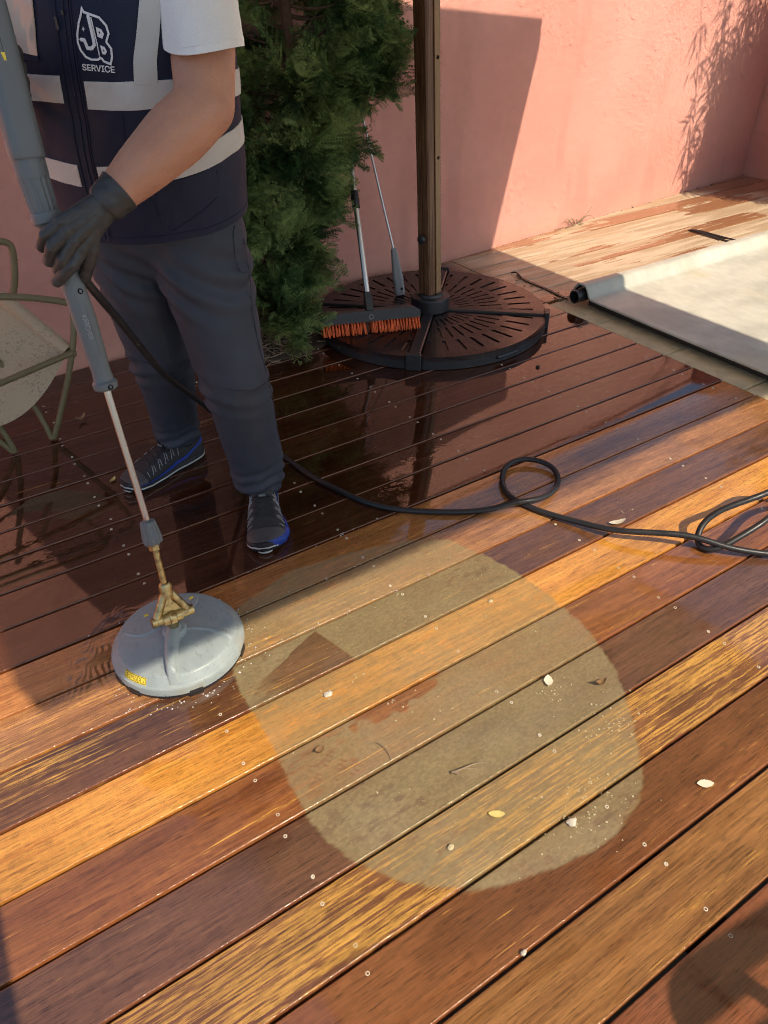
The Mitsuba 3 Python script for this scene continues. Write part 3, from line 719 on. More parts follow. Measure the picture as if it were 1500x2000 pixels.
add(con + '__crown', cm, 'conifer_leaf', False)

# litter of dead twigs at its foot
lit = thing('twig_litter', 'heap of dry twigs and dead leaves at the foot of the conifer', 'twigs', kind='stuff')
lt = []
for j in range(260):
    o = V(1.22 + r_.normal(0, .11), 2.84 + r_.normal(0, .07), .006 + abs(r_.normal(0, .034))); a = r_.uniform(0, 6.28); l = r_.uniform(.02, .10)
    d = V(math.cos(a), math.sin(a), r_.normal(0, .25)) * l
    if o[1] > wall_y(o[0]) - .03: continue
    q = smooth_path([o, o + d * .5 + r_.normal(0, .006, 3), o + d], 5); q[:, 2] = np.maximum(q[:, 2], .004); lt.append(tube(q, np.linspace(.0022, .0009, 5) * r_.uniform(.6, 1.4), 4))
add('twig_litter', cat(lt), 'dead_twig', True)
scene['planting_soil'] = mikit.ply(displace(as_tm(m3.Manifold.sphere(1., 40).scale([.30, .20, .032]).refine(2).translate([1.27, 2.93, .0])), lambda v, n: .012 * (nfbm(v * 40) - .5)), 'soil', smooth=True)
labels['planting_soil'] = {'kind': 'structure'}

# narrow-leaved shrub outside the right edge: only its shade and reflection are in view
shb = thing('bamboo_shrub', 'narrow leaved shrub at the far right corner whose shade falls on the wall', 'shrub')
stems, lvs, lfs, m0 = [], [], [], 0
for j in range(84):
    o = V(5.55 + np.clip(r_.normal(0, .14), -.3, .3), 2.62 + np.clip(r_.normal(0, .15), -.3, .3), 0); h = r_.uniform(.9, 2.7); lean_ = V(np.clip(r_.normal(-.02, .12), -.25, .2), np.clip(r_.normal(-.02, .12), -.3, .1), 0)
    pth = smooth_path([o, o + lean_ * .4 + V(0, 0, h * .55), o + lean_ * 1.4 + V(0, 0, h)], 12); stems.append(tube(pth, np.linspace(.007, .002, 12), 5))
    for q in range(95):
        i = r_.uniform(2.0, 11); a = int(i); p_ = pth[min(a, 11)] + r_.normal(0, .03, 3); an = r_.uniform(0, 6.28)
        d = nrm(V(math.cos(an), math.sin(an), r_.uniform(-1.6, .35))); l = r_.uniform(.09, .19); s = nrm(np.cross(d, V(0, 0, 1.))) * .0088
        e = p_ + d * l - V(0, 0, .03); mm = p_ + d * l * .4
        lvs += [p_, mm + s, e, mm - s]; lfs += [[m0, m0 + 1, m0 + 2], [m0, m0 + 2, m0 + 3]]; m0 += 4
add(shb + '__stems', cat(stems), 'bark', True, kind='stuff')
add(shb + '__leaves', trimesh.Trimesh(np.array(lvs), lfs, process=False), 'shrub_leaf', False, kind='stuff')
# ------------------------------------------------------------------ pressure washer lance with its surface cleaner
from scipy.interpolate import PchipInterpolator, CubicSpline
from scipy.spatial import cKDTree
_ax = CubicSpline([.136, .33, .62, .923, 1.04, 1.216, 1.33], [(.230, 1.337), (.241, 1.381), (.244, 1.449), (.240, 1.514), (.233, 1.541), (.240, 1.580), (.249, 1.605)])
def axp(z):
    q = _ax(z); return V(q[0], q[1], z)
def axd(z): return nrm(axp(z + .01) - axp(z - .01))
def along(prof, sides=28, flute=0, depth=.0, sq=1.0, flat=None, caps=True):
    """profile (z, r) lofted along the lance axis."""
    a = np.linspace(0, 2 * np.pi, sides, endpoint=False); rings = []
    for z, r in prof:
        d = axd(z); u = nrm(V(1, 0, 0) - d * d[0]); w = np.cross(d, u)
        rr = r * (1 - depth * (np.cos(a * flute) > .0)) if flute else r * np.ones_like(a)
        c, s = np.cos(a), np.sin(a)
        if sq != 1: c, s = np.sign(c) * abs(c) ** sq, np.sign(s) * abs(s) ** sq
        f = flat or 1.0
        rings.append(axp(z) + (rr * c)[:, None] * u + (rr * s * f)[:, None] * w)
    return loft(rings, caps)
DC = V(.235, 1.362, 0); DR = .162
lan = thing('surface_cleaner', 'grey pressure washer lance ending in a round grey surface cleaner disc on the deck', 'pressure washer')
prof = [(.152, .013), (.1615, .013), (.162, .016), (.162, .030), (.1605, .0335), (.1570, .0350), (.1550, .0365), (.1450, .0560), (.1420, .0590), (.136, .0610), (.12, .0635), (.07, .070), (.04, .074), (.02, .075), (.0005, .075)]
def dz(r): return float(np.interp(r, [q[0] for q in prof[6:]][::-1], [q[1] for q in prof[6:]][::-1]))
add(lan + '__housing', lathe(prof, DC, sides=96), 'disc_plastic', 32)
add(lan + '__brush_skirt', lathe([(.150, .0015), (.1585, .0015), (.1606, .0135), (.150, .0135)], DC, sides=72, caps=False), 'black_plastic', 35)
cut = []
for a in (-150, -96, -38, 35, 90, 150, -172):
    th = np.radians(np.linspace(a - 5.5, a + 5.5, 8)); r0_, r1_ = .158, .1636
    cut.append(loft([[DC + V(r * math.cos(t), r * math.sin(t), z) for r, z in ((r0_, .002), (r1_, .002), (r1_, .019), (r0_, .019))] for t in th]))
    cut += [rbox((.0014, .005, .012), .0003, at(DC[0] + .1634 * math.cos(t), DC[1] + .1634 * math.sin(t), .0078, math.degrees(t))) for t in th[::2]]
add(lan + '__brush_segment', cat(cut), 'black_rubber', False, kind='stuff')
# raised rib from the hub to the front rim, and two faint swept ribs
def rib(p0, p1, w0, w1, h0, h1, bend=0., n=24):
    p0, p1 = np.array(p0), np.array(p1); d = p1 - p0; s = nrm(V(-d[1], d[0], 0)); rings = []
    for t in np.linspace(0, 1, n):
        xy = p0 + d * t + s * bend * math.sin(math.pi * t); r = np.hypot(*(xy - DC)[:2]); zb = dz(min(r, .160)) - .004
        w = w0 + (w1 - w0) * t; h = (h0 + (h1 - h0) * t) * min(1, (1 - t) * 8 + .12) + .004
        rings.append([xy * V(1, 1, 0) + s * (w * y) + V(0, 0, zb + h * z) for y, z in ((-1, 0), (-.9, .6), (-.55, .95), (0, 1), (.55, .95), (.9, .6), (1, 0))])
    return loft(rings)
for args in (((.232, 1.352, 0), (.176, 1.221, 0), .020, .012, .028, .018, -.006), ((.248, 1.40, 0), (.33, 1.47, 0), .009, .006, .004, .002, -.02),
             ((.21, 1.39, 0), (.125, 1.43, 0), .009, .006, .004, .002, .02), ((.262, 1.345, 0), (.345, 1.268, 0), .007, .008, .003, .003, .01)):
    add(lan + '__rib', rib(*args), 'disc_plastic', 40)
add(lan + '__disc_hub', lathe([(.030, .068), (.030, .082), (.026, .088), (.020, .090), (.0005, .090)], DC + V(-.004, -.010, 0), sides=28), 'disc_plastic', 35)
# warning label on the sloping band
def band_pt(ang, t, off):
    r = .1550 + (.1450 - .1550) * t; z = .0365 + (.0560 - .0365) * t
    n_ = nrm(V(math.cos(ang), math.sin(ang), .51)); return DC + V(r * math.cos(ang), r * math.sin(ang), z) + n_ * off
def band_patch(a0, a1, t0, t1, off, n=10):
    return as_tm((np.array([[band_pt(a, t, off) for t in (t0, t1)] for a in np.linspace(a0, a1, n)]).reshape(-1, 3), grid_faces(n, 2)))
LA0, LA1 = math.radians(-163.), math.radians(-138.)
wl = add(lan + '__warning_label', band_patch(LA0, LA1, .04, .94, .0009), 'yellow_label', False, label='yellow warning label with four pictograms')
ink = []
def band_line(a0, t0, a1, t1, w=.045, off=.0013):
    d = V(a1 - a0, t1 - t0); n_ = max(2, 4); q = []
    for u in np.linspace(0, 1, n_):
        a, t = a0 + d[0] * u, t0 + d[1] * u
        nx, nt = -d[1] * .0155, d[0] / .0155; l_ = math.hypot(d[0] * .155, d[1] * .016)
        ox, ot = -(d[1] * .016) / l_ * .0005 / .155, (d[0] * .155) / l_ * .0005 / .016
        q.append([band_pt(a - ox, t - ot, off), band_pt(a + ox, t + ot, off)])
    ink.append(as_tm((np.array(q).reshape(-1, 3), grid_faces(n_, 2))))
cell = (LA1 - LA0) / 4
for j in range(4):
    a, b = LA0 + cell * (j + .12), LA0 + cell * (j + .88); lo, hi = .14, .86
    for s in ((a, lo, b, lo), (b, lo, b, hi), (b, hi, a, hi), (a, hi, a, lo)): band_line(*s)
    m_ = (a + b) / 2; c_ = cell * .2
    if j in (0, 2):
        for s in ((m_ - c_, .3, m_ + c_, .3), (m_ + c_, .3, m_, .74), (m_, .74, m_ - c_, .3)): band_line(*s)
    elif j == 1:
        band_line(m_ - c_, .3, m_ + c_, .7); band_line(m_ - c_ * .5, .7, m_ + c_ * .6, .45)
    else:
        band_line(m_ + c_ * .2, .3, m_ + c_, .3); band_line(m_ + c_ * .6, .3, m_ + c_ * .6, .6)
add(wl + '__pictogram', cat(ink), 'black_ink', False, kind='stuff')
# brass yoke and pipe
piv = V(.230, 1.336, .140); e0, e1 = V(.181, 1.330, .146), V(.282, 1.334, .138); top_ = axp(.205)
add(lan + '__brass_yoke', cat([tube([e0, e1], .0125, 18), tube([e0 + (e1 - e0) * .10, top_ + V(-.004, 0, 0)], [.0098, .0098], 14), tube([e0 + (e1 - e0) * .90, top_ + V(.004, 0, 0)], [.0098, .0098], 14),
    loft([[e0 * .85 + e1 * .15 + V(0, y, 0), e0 * .15 + e1 * .85 + V(0, y, 0), top_ + V(0, y, 0)] for y in (-.0025, .0025)]),
    lathe([(.0160, -.014), (.0160, .016), (.012, .022), (.009, .024)], top_, axd(.2), 18)]), 'brass', 35)
swd = nrm(e1 - e0)
add(lan + '__swivel', cat([lathe([(.010, -.026), (.0155, -.024), (.0165, -.01), (.019, -.008), (.019, .006), (.0165, .008), (.0155, .022), (.010, .024)], piv - V(0, .004, 0), swd, 22), tube([piv, DC + V(-.004, -.010, .085)], .014, 16)]), 'brass', 35, label='darker tarnished brass swivel')
add(lan + '__yellow_tab', rbox((.012, .006, .003), .001, at(.292, 1.372, .138, 20)), 'yellow_label', 30); add(lan + '__yellow_tab', rbox((.011, .006, .003), .001, at(.180, 1.372, .140, -10)), 'yellow_label', 30)
add(lan + '__brass_pipe', along([(.195, .0078), (.315, .0074)], 18), 'brass', True)
add(lan + '__brass_nut', along([(.312, .0115), (.314, .0135), (.330, .0135), (.333, .012)], 6), 'brass', False)
add(lan + '__coupling', along([(.330, .0205), (.334, .0225), (.345, .0222), (.378, .0180), (.383, .0165), (.386, .010)], 48, 8, .10), 'grey_plastic', 30)
add(lan + '__tube', along([(z, .0078) for z in np.linspace(.378, .70, 14)], 18), 'steel', True)
add(lan + '__handle', along([(.682, .0195), (.686, .0245), (.697, .0250), (.702, .0200), (.72, .0185), (.76, .0200), (.82, .0222), (.87, .0218), (.90, .0205), (.95, .0185), (.99, .0190), (.998, .0235), (1.002, .028), (1.015, .0285), (1.019, .026)], 32, sq=.86), 'grey_plastic', 35)
def lance_dot(z, ang, r, R):
    d = axd(z); u = nrm(V(1, 0, 0) - d * d[0]); w = np.cross(d, u); n_ = u * math.cos(ang) + w * math.sin(ang)
    return lathe([(.0001, 0), (r * .7, 0), (r, .0012), (r * 1.25, .0012), (r * 1.3, 0)], axp(z) + n_ * R, n_, 16, False)
def cam_ang(z, dev=0.):
    d = axd(z); u = nrm(V(1, 0, 0) - d * d[0]); w = np.cross(d, u); c = CAM - axp(z); return math.atan2(c @ w, c @ u) + dev
for z, dv, R, r in ((.877, .45, .0215, .0042), (.690, .35, .0246, .0042), (1.00 - .012, .55, .0188, .0045)):
    add(lan + '__screw_hole', lance_dot(z, cam_ang(z, dv), r, R), 'dark_void', 30)
# embossed lettering and panel on the grip
def on_lance(mesh2, z0, dev, R):
    """x of the mesh runs down the lance, y round it, z outwards."""
    m = as_tm(mesh2).copy(); v = np.array(m.vertices); out = []
    for x, y, h in v:
        z = z0 - x; d = axd(z); u = nrm(V(1, 0, 0) - d * d[0]); w = np.cross(d, u); a = cam_ang(z0, dev) + y / R; n_ = u * math.cos(a) + w * math.sin(a)
        rr = float(np.interp(z, [.70, .72, .76, .82, .87, .90], [.0200, .0185, .0200, .0222, .0218, .0205])) if z < .95 else R
        out.append(axp(z) + n_ * (rr * 1.035 + h))
    m.vertices = np.array(out); return m
add(lan + '__embossed_lettering', on_lance(text_mesh('KÄRCHER', .0075, .0009, True).subdivide(), .835, -.14, .0215), 'grey_plastic_pale', False, label='small raised maker lettering down the grip')
fr_ = sg.box(-.005, -.0085, .092, .0105); add(lan + '__panel_edge', on_lance(prism(fr_.buffer(.0012) - fr_, 0, .0006).subdivide().subdivide(), .848, -.1, .0215), 'grey_plastic', False)
add(lan + '__gun_sleeve', cat([along([(1.014, .0240), (1.026, .0256), (1.074, .0274)], 60, 15, .07), along([(1.074, .0276), (1.079, .0282), (1.112, .0288)], 36)]), 'grey_plastic', 30)
add(lan + '__gun_body', along([(1.105, .0275), (1.108, .0298), (1.125, .0305), (1.18, .0298), (1.25, .0280), (1.30, .027), (1.335, .026), (1.345, .018)], 40, sq=.62, flat=1.1), 'grey_plastic', 35)
add(lan + '__gun_seam', cat([on_lance(prism(sg.LineString([(0, 0), (.05, .001), (.12, -.002), (.185, .001)]).buffer(.0006), 0, .0006).subdivide(), 1.305, .1, .0290)]), 'black_plastic', False)
add(lan + '__gun_screw', lance_dot(1.158, cam_ang(1.158, .05), .0032, .0315), 'grey_plastic_pale', 30)
add(lan + '__gun_label', on_lance(prism(sg.box(0, -.016, .026, .010), 0, .0006).subdivide().subdivide().subdivide(), 1.262, -.16, .0292), 'yellow_label', False, label='small yellow sticker on the gun')
gt = axp(1.33)
add(lan + '__pistol_grip', tube(smooth_path([gt + V(.0, 0, -.02), gt + V(-.01, .03, .05), gt + V(-.03, .11, .06), gt + V(-.05, .18, .02)], 16), [.026] * 4 + [.024] * 8 + [.026] * 4, 18), 'grey_plastic', True)
hose_in = gt + V(-.05, .18, .02)

# ------------------------------------------------------------------ hose
hz = .0098
hs = thing('pressure_hose', 'black rubber hose snaking from behind the worker across the wet deck in loops', 'hose')
hp = [hose_in, (.21, 1.80, 1.26), (.235, 1.70, 1.18), (.248, 1.64, 1.06), (.255, 1.60, .95), (.285, 1.605, .86), (.345, 1.68, .739), (.401, 1.75, .62), (.472, 1.84, .486), (.60, 1.985, .30), (.72, 2.07, .12), (.805, 2.09, .03), (.847, 2.023, .0105), (.868, 1.873, hz), (.906, 1.731, hz), (.95, 1.613, hz), (1.017, 1.524, hz),
      (1.097, 1.457, hz), (1.176, 1.404, hz), (1.254, 1.363, .016), (1.31, 1.340, .027), (1.374, 1.318, .026), (1.457, 1.328, .012), (1.527, 1.368, hz), (1.560, 1.435, .016), (1.530, 1.505, .020), (1.465, 1.528, .018), (1.387, 1.483, .012), (1.349, 1.420, hz), (1.343, 1.372, hz), (1.365, 1.285, hz), (1.418, 1.168, .016), (1.464, 1.068, .030), (1.536, .985, .042), (1.612, .905, .044), (1.668, .836, .030), (1.752, .760, .018),
      (1.90, .66, .02), (2.02, .66, .05), (2.06, .75, .10), (1.99, .85, .135), (1.88, .86, .135), (1.765, .897, .105), (1.700, .925, .070), (1.655, .922, .034), (1.632, .895, .012), (1.640, .862, .016), (1.690, .838, .040), (1.80, .82, .080), (1.94, .83, .09), (2.10, .78, .05), (2.25, .62, .012), (2.33, .40, hz), (2.25, .10, hz), (2.2, -.3, hz)]
add(hs, tube(smooth_path(hp, 620), .0090, 14), 'black_rubber', True)

# ------------------------------------------------------------------ the worker
per = thing('person', 'worker in a navy vest with grey reflective bands and grey trousers holding the lance', 'person')
VF = nrm(V(-.797, -.604, 0)); VL = V(-VF[1], VF[0], 0)
VT = np.array([(.86, .520, 1.86, .236, .178), (1.0, .515, 1.84, .238, .182), (1.15, .512, 1.815, .238, .18), (1.3, .512, 1.78, .225, .165), (1.40, .51, 1.77, .205, .135), (1.46, .505, 1.765, .135, .10), (1.50, .505, 1.765, .09, .085)])
vint = PchipInterpolator(VT[:, 0], VT[:, 1:])
def S0(t, z):
    t, z = np.broadcast_arrays(np.asarray(t, float), np.asarray(z, float)); q = vint(z); e = 2 / 2.4
    s = np.sign(np.sin(t)) * abs(np.sin(t)) ** e; c = np.sign(np.cos(t)) * abs(np.cos(t)) ** e
    return np.stack([q[..., 0], q[..., 1], z], -1) + (q[..., 2] * s)[..., None] * VL + (q[..., 3] * c)[..., None] * VF
def S(t, z, off=0.):
    """vest surface with folds; t round the body from the zip, z height, off outwards."""
    t, z = np.broadcast_arrays(np.asarray(t, float), np.asarray(z, float))
    h = 1e-3
    n_ = nrm(np.cross(S0(t + h, z) - S0(t - h, z), S0(t, z + h) - S0(t, z - h)))
    deg = np.degrees(t)
    p_ = np.stack([t * 2.2 + z * 1.5, z * 7 - t * 1.1, t * 0], -1)
    w = .012 * (nfbm(p_ * 1.1, 3, 5) - .5)
    diag = np.exp(-((deg - 33 + (z - 1.20) * 160) / 9) ** 2) * np.exp(-((z - 1.19) / .05) ** 2) * .007          # pull folds beside the arm
    diag = diag + np.exp(-((deg + 22 + (z - 1.18) * 420) / 7) ** 2) * np.exp(-((z - 1.18) / .05) ** 2) * .006
    low = .010 * np.sin(t * 5 + 1.) * np.clip((1.02 - z) / .15, 0, 1) * .5
    groove = -.003 * np.exp(-(deg / 2.6) ** 2)
    return S0(t, z) + n_ * (w - diag + low + groove + off)[..., None]
hemz = lambda t: .885 + .033 * np.clip(np.abs(np.degrees(t)) / 110, 0, 1) ** 1.3
def patch(t0, t1, z0, z1, off, nt=40, nz=6, th=.0022):
    """a strip sewn on the vest; z0, z1 may be functions of t."""
    tt = np.linspace(t0, t1, nt); f0 = z0 if callable(z0) else (lambda t: z0 + 0 * t); f1 = z1 if callable(z1) else (lambda t: z1 + 0 * t)
    tg = np.repeat(tt[:, None], nz, 1); zg = f0(tt)[:, None] + (f1(tt) - f0(tt))[:, None] * np.linspace(0, 1, nz)[None]
    out, inn = S(tg, zg, off), S(tg, zg, off - th)
    ring = lambda g: np.concatenate([g[:, 0], g[-1, 1:], g[-2::-1, -1], g[0, -2:0:-1]])
    a, b = ring(out), ring(inn); n_ = len(a); j = np.arange(n_); j2 = (j + 1) % n_
    return cat([as_tm((out.reshape(-1, 3), grid_faces(nt, nz))), as_tm((np.vstack([a, b]), np.stack([j, j2, j2 + n_, j + n_], 1)))])
RAD = math.radians
tt = np.linspace(-np.pi, np.pi, 241)[:-1]
rows_ = [S(tt, hemz(tt) + .004, -.006), S(tt, hemz(tt), -.003), S(tt, hemz(tt), .0)]
for u in np.linspace(0, 1, 84)[1:]: rows_.append(S(tt, hemz(tt) * (1 - u) + 1.497 * u, 0.))
ves = add(per + '__vest', loft(rows_, False), 'vest_navy', 60)
lz0 = lambda t: 1.006 + .062 * np.clip(np.abs(np.degrees(t)) / 115, 0, 1) ** 1.25
lz1 = lambda t: lz0(t) + .044
for a, b, z0_, z1_ in ((4.5, 176, 1.157, 1.205), (-176, -4.2, 1.166, 1.214), (4.0, 176, lz0, lz1), (-176, -4.0, lz0, lz1)):
    add(ves + '__reflective_band', patch(RAD(a), RAD(b), z0_, z1_, .0026, 90, 7), 'reflective_tape', 60)
zz_ = np.linspace(1.200, 1.44, 26)
for sgn in (1, -1):
    c_ = sgn * np.radians(np.interp(zz_, [1.2, 1.24, 1.325, 1.44], [35.5, 36.5, 43.5, 50])); hw_ = np.radians(6.4)
    g = np.stack([S(c_ + o * hw_, zz_, .0040) for o in np.linspace(-1, 1, 9)], 1); add(ves + '__reflective_brace', as_tm((g.reshape(-1, 3), grid_faces(26, 9))), 'reflective_tape', 60)
add(ves + '__zip', cat([patch(RAD(-1.8), RAD(1.8), lambda t: hemz(t) + .004, 1.46, .0018, 6, 60), tube([S(0., z, .0030) for z in np.linspace(.895, 1.46, 60)], .0016, 5), tube([S(RAD(2.6), z, .0015) for z in np.linspace(.895, 1.46, 60)], .0011, 5), tube([S(RAD(-2.6), z, .0015) for z in np.linspace(.895, 1.46, 60)], .0011, 5)]), 'vest_navy', 60)
add(ves + '__zip_pull', cat([rbox((.006, .003, .022), .001, frame_mat(S(RAD(-2), 1.298, .006), VL, V(0, 0, 1))), rbox((.005, .004, .009), .001, frame_mat(S(0., 1.314, .005), VL, V(0, 0, 1)))]), 'black_plastic', 30)
seam = lambda pts, r=.0012, off=.0008: tube([S(RAD(a), z, off) for a, z in pts], r, 5)
ln = lambda a, b, n=14: [(a[0] + (b[0] - a[0]) * u, a[1] + (b[1] - a[1]) * u) for u in np.linspace(0, 1, n)]
add(ves + '__pocket', cat([seam(ln((21.5, 1.15), (20, 1.09)) + ln((20, 1.09), (21, 1.06), 5)), seam(ln((27, 1.005), (31, .955)) + ln((31, .955), (37, .915), 8) + ln((37, .915), (72, .975), 20) + ln((72, .975), (75, 1.03), 8)), patch(RAD(32), RAD(74), lambda t: .925 + (np.degrees(t) - 32) * .0013, lambda t: lz0(t) - .003, .0016, 30, 8),
    tube([S(t, hemz(t) + .016, .0006) for t in np.linspace(-3, 3, 120)], .0010, 5)]), 'vest_navy', 60)
fm = add(ves + '__badge_pocket', patch(RAD(-47), RAD(-14.5), lambda t: 1.246 + .0003 * (np.degrees(-t) - 14), 1.36, .0042, 26, 14), 'clear_film', 60, label='clear plastic badge pocket')
add(ves + '__shoulder_patch', patch(RAD(-50), RAD(-14), 1.238, 1.2455, .004, 24, 3), 'vest_navy', 60)
# printed emblem: u metres round the chest, v metres up
_tf = np.radians(np.linspace(-5, 60, 400)); _pf = S0(_tf, 1.28); _sf = np.r_[0, np.cumsum(np.linalg.norm(np.diff(_pf, axis=0), axis=1))]
th_of = lambda u: np.interp(np.interp(RAD(11.6), _tf, _sf) + u, _sf, _tf)
def printed(poly, off=.0024, th=.0006):
    m = prism(poly, 0, th).subdivide().subdivide(); v = np.array(m.vertices); m.vertices = S(th_of(v[:, 0]), 1.279 + v[:, 1], off + v[:, 2] * 1.0)
    return m
E_ = lambda pts: [((x - 1060) / 5770 / .90, -(y - 345) / 5770 / .95) for x, y in pts]
outer = sg.Polygon(E_([(975, 100), (955, 160), (915, 240), (885, 330), (880, 400), (900, 470), (950, 535), (1010, 560), (1080, 560), (1115, 545), (1140, 575), (1215, 600), (1240, 530), (1240, 450), (1198, 395), (1230, 330), (1215, 255), (1150, 185), (1000, 140)])).buffer(.0008).buffer(-.0008)
inner = sg.Polygon(E_([(985, 170), (950, 250), (925, 335), (922, 400), (950, 465), (1000, 500), (1070, 500), (1115, 480), (1160, 545), (1195, 545), (1205, 500), (1200, 440), (1160, 390), (1195, 330), (1180, 270), (1130, 220), (1010, 180)])).buffer(-.0002)
jj = sg.LineString(E_([(1035, 185), (1050, 300), (1062, 420), (1030, 452), (985, 450), (962, 380), (930, 375)])).buffer(.0029, join_style=1)
bb = sg.Polygon(E_([(1100, 270), (1150, 290), (1172, 330), (1150, 370), (1105, 352)])); bb2 = sg.Polygon(E_([(1120, 425), (1165, 440), (1185, 480), (1165, 505), (1135, 500)]))
hole_ = sg.Point(E_([(1128, 318)])[0]).buffer(.0016); hole2 = sg.Point(E_([(1152, 470)])[0]).buffer(.0014)
cres = sg.LineString(E_([(945, 490), (990, 520), (1050, 528), (1100, 515)])).buffer(.0009)
star = sg.Polygon([(E_([(968, 288)])[0][0] + r * math.cos(k * math.pi / 4), E_([(968, 288)])[0][1] + r * math.sin(k * math.pi / 4)) for k in range(8) for r in [(.0042, .0013)[k % 2]]])
stem_ = sg.LineString(E_([(1062, 190), (1080, 330), (1105, 540)])).buffer(.0010, cap_style=2)
inner = outer.buffer(-.0037)
emb = (outer - inner).union(jj).union(stem_).union(bb - hole_).union(bb2 - hole2).union(star) - cres
add(ves + '__printed_emblem', printed(emb), 'white_ink', False, label='white drop shaped emblem with the letters JB')
tx = text_mesh('SERVICE', .0100, .0006, True); w_ = tx.extents[0]; v = np.array(tx.subdivide().vertices)
tm_ = tx.subdivide(); tm_.vertices = S(th_of((v[:, 0] / w_ - .5) * .066 + .0015), 1.2235 + v[:, 1] - .004 * (v[:, 0] / w_ - .3), .0024 + v[:, 2])
add(ves + '__lettering', tm_, 'white_ink', False, label='white lettering reading SERVICE')

# t-shirt: hem showing under the vest, and the sleeves
shL, elL, wrL = V(.648, 1.655, 1.395), V(.556, 1.490, 1.168), V(.341, 1.482, 1.034)
shR, elR, wrR = V(.385, 1.945, 1.395), V(.105, 1.905, 1.150), V(.262, 1.712, 1.205)
shm = []
ring_rows = [S(tt, hemz(tt) + .006 - .020 * np.clip((np.degrees(np.abs(tt)) - 84) / 30, 0, 1), -.0045), S(tt, hemz(tt) + .05, -.004)]
tsh = per + '__t_shirt'
def sleeve(a, b, L_, r0_, r1_, seed):
    d = nrm(b - a); u = nrm(np.cross(d, V(0, 0, 1))); w = np.cross(d, u); an = np.linspace(0, 2 * np.pi, 48, endpoint=False); rings = []
    for s in np.linspace(-.05, 1, 20):
        r = r0_ + (r1_ - r0_) * s + .004 * (nfbm(np.stack([np.cos(an) * 2 + seed, np.sin(an) * 2, an * 0 + s * 5], -1)) - .5) * 2
        rings.append(a + d * (L_ * s) + r[:, None] * (np.cos(an)[:, None] * u + np.sin(an)[:, None] * w * 1.12))
    zc = rings[-1].mean(0)[2]
    for q in range(len(rings)):
        wq = max(0., (q / 19. - .35) / .65) ** 1.5; rings[q] = rings[q] + d * (wq * np.clip((zc + .004 * np.sin(an * 2) - (rings[q][:, 2] - d[2] * L_ * (q / 19. * 1.05 - 1.05))) / d[2], -.07, .07))[:, None]
    e = rings[-1]; c = e.mean(0); rings += [c + (e - c) * .985 + d * .001, c + (e - c) * .95 - d * .01, c + (e - c) * .93 - d * .05]
    return loft(rings, False), tube([c + (e[i % 48] - c) * 1.004 - d * .014 for i in range(49)], .0009, 4)
s1, h1 = sleeve(shL + V(-.02, 0, .02), elL + V(.018, .0, .0), .195, .084, .0735, 1); s2, h2 = sleeve(shR, elR, .18, .080, .076, 2)
add(tsh, loft(ring_rows, False), 'white_cotton', 60)
add(tsh + '__sleeve', cat([s2, h2]), 'white_cotton', 60)
add(tsh + '__sleeve', cat([s1, h1]), 'white_cotton', 60)

# trousers
hipL, hipR = V(.590, 1.785, .875), V(.470, 1.905, .875); wst = V(.522, 1.86, .97)
knL, knR = V(.603, 1.705, .510), V(.497, 1.960, .515); anL, anR = V(.668, 1.795, .125), V(.549, 2.180, .118)
bones = [(wst + VL * .07, .135, wst - VL * .07, .135), (wst + VL * .07, .130, hipL, .122), (wst - VL * .07, .130, hipR, .122), (hipL, .120, hipR, .120), (hipL, .122, knL, .088), (hipR, .122, knR, .087), (knL, .088, anL + V(.0, 0, .06), .081), (anL + V(0, 0, .07), .082, anL, .077), (knR, .087, anR + V(0, 0, .06), .078), (anR + V(0, 0, .07), .079, anR, .075)]
tro = chain(bones, .011, 14, 26)
def seg_t(v, a, b):
    d = b - a; t = np.clip(((v - a) @ d) / (d @ d), -.3, 1.3); return t
def folds(v, n_):
    near_l = np.linalg.norm(v[:, :2] - V(.62, 1.75), axis=1) < np.linalg.norm(v[:, :2] - V(.51, 2.06), axis=1)
    z = v[:, 2]; ang = np.arctan2(n_[:, 1], n_[:, 0])
    base = .016 * (nfbm(np.stack([v[:, 0] * 6, v[:, 1] * 6, z * 4], -1), 3, 3) - .5)
    hem = np.exp(-((z - .125) / .075) ** 2)
    rings_ = .0045 * np.sin(z * 165 + 2.2 * np.sin(ang * 2 + 1.) + 3 * nfbm(np.stack([np.cos(ang) * 1.5, np.sin(ang) * 1.5, z * 3], -1), 2, 9)) * hem
    knee = np.exp(-((z - .47) / .06) ** 2) * .0085 * np.sin(z * 110 + 2.4 * np.sin(ang + 2.1 * near_l)) * (.3 + .7 * (n_[:, 1] > -.4))
    drape = .0045 * np.sin(ang * 3 + z * 9 + 2 * near_l) * np.clip((z - .45) / .2, 0, 1) * np.clip((.9 - z) / .1, 0, 1)
    crotch = np.exp(-((z - .77) / .07) ** 2) * .008 * np.sin((z * 90 + (v @ VL) * 60))
    return np.clip(base + rings_ + knee + drape + crotch, -.02, .02)
tro.fix_normals(); tro = displace(tro, folds)
cutz = m3.Manifold(m3.Mesh(np.asarray(tro.vertices, np.float32), np.asarray(tro.faces, np.uint32)))
if not cutz.is_empty() and cutz.num_tri() > 100:
    cutz = cutz.trim_by_plane((0, 0, -1), -.985).trim_by_plane((.05, -.05, 1), .092 + .05 * .62 - .05 * 1.9)
    tro = as_tm(cutz); tro.merge_vertices()
trk = add(per + '__trousers', tro, 'trouser_cloth', 70)
_kd = cKDTree(tro.vertices); _vn = tro.vertex_normals
def on_cloth(pts, off=.001, n=30):
    p_ = smooth_path(pts, n); i = _kd.query(p_)[1]; q = np.array(tro.vertices)[i] + _vn[i] * off
    for _ in range(3): q[1:-1] = (q[:-2] + 2 * q[1:-1] + q[2:]) / 4
    return q
sm_ = []
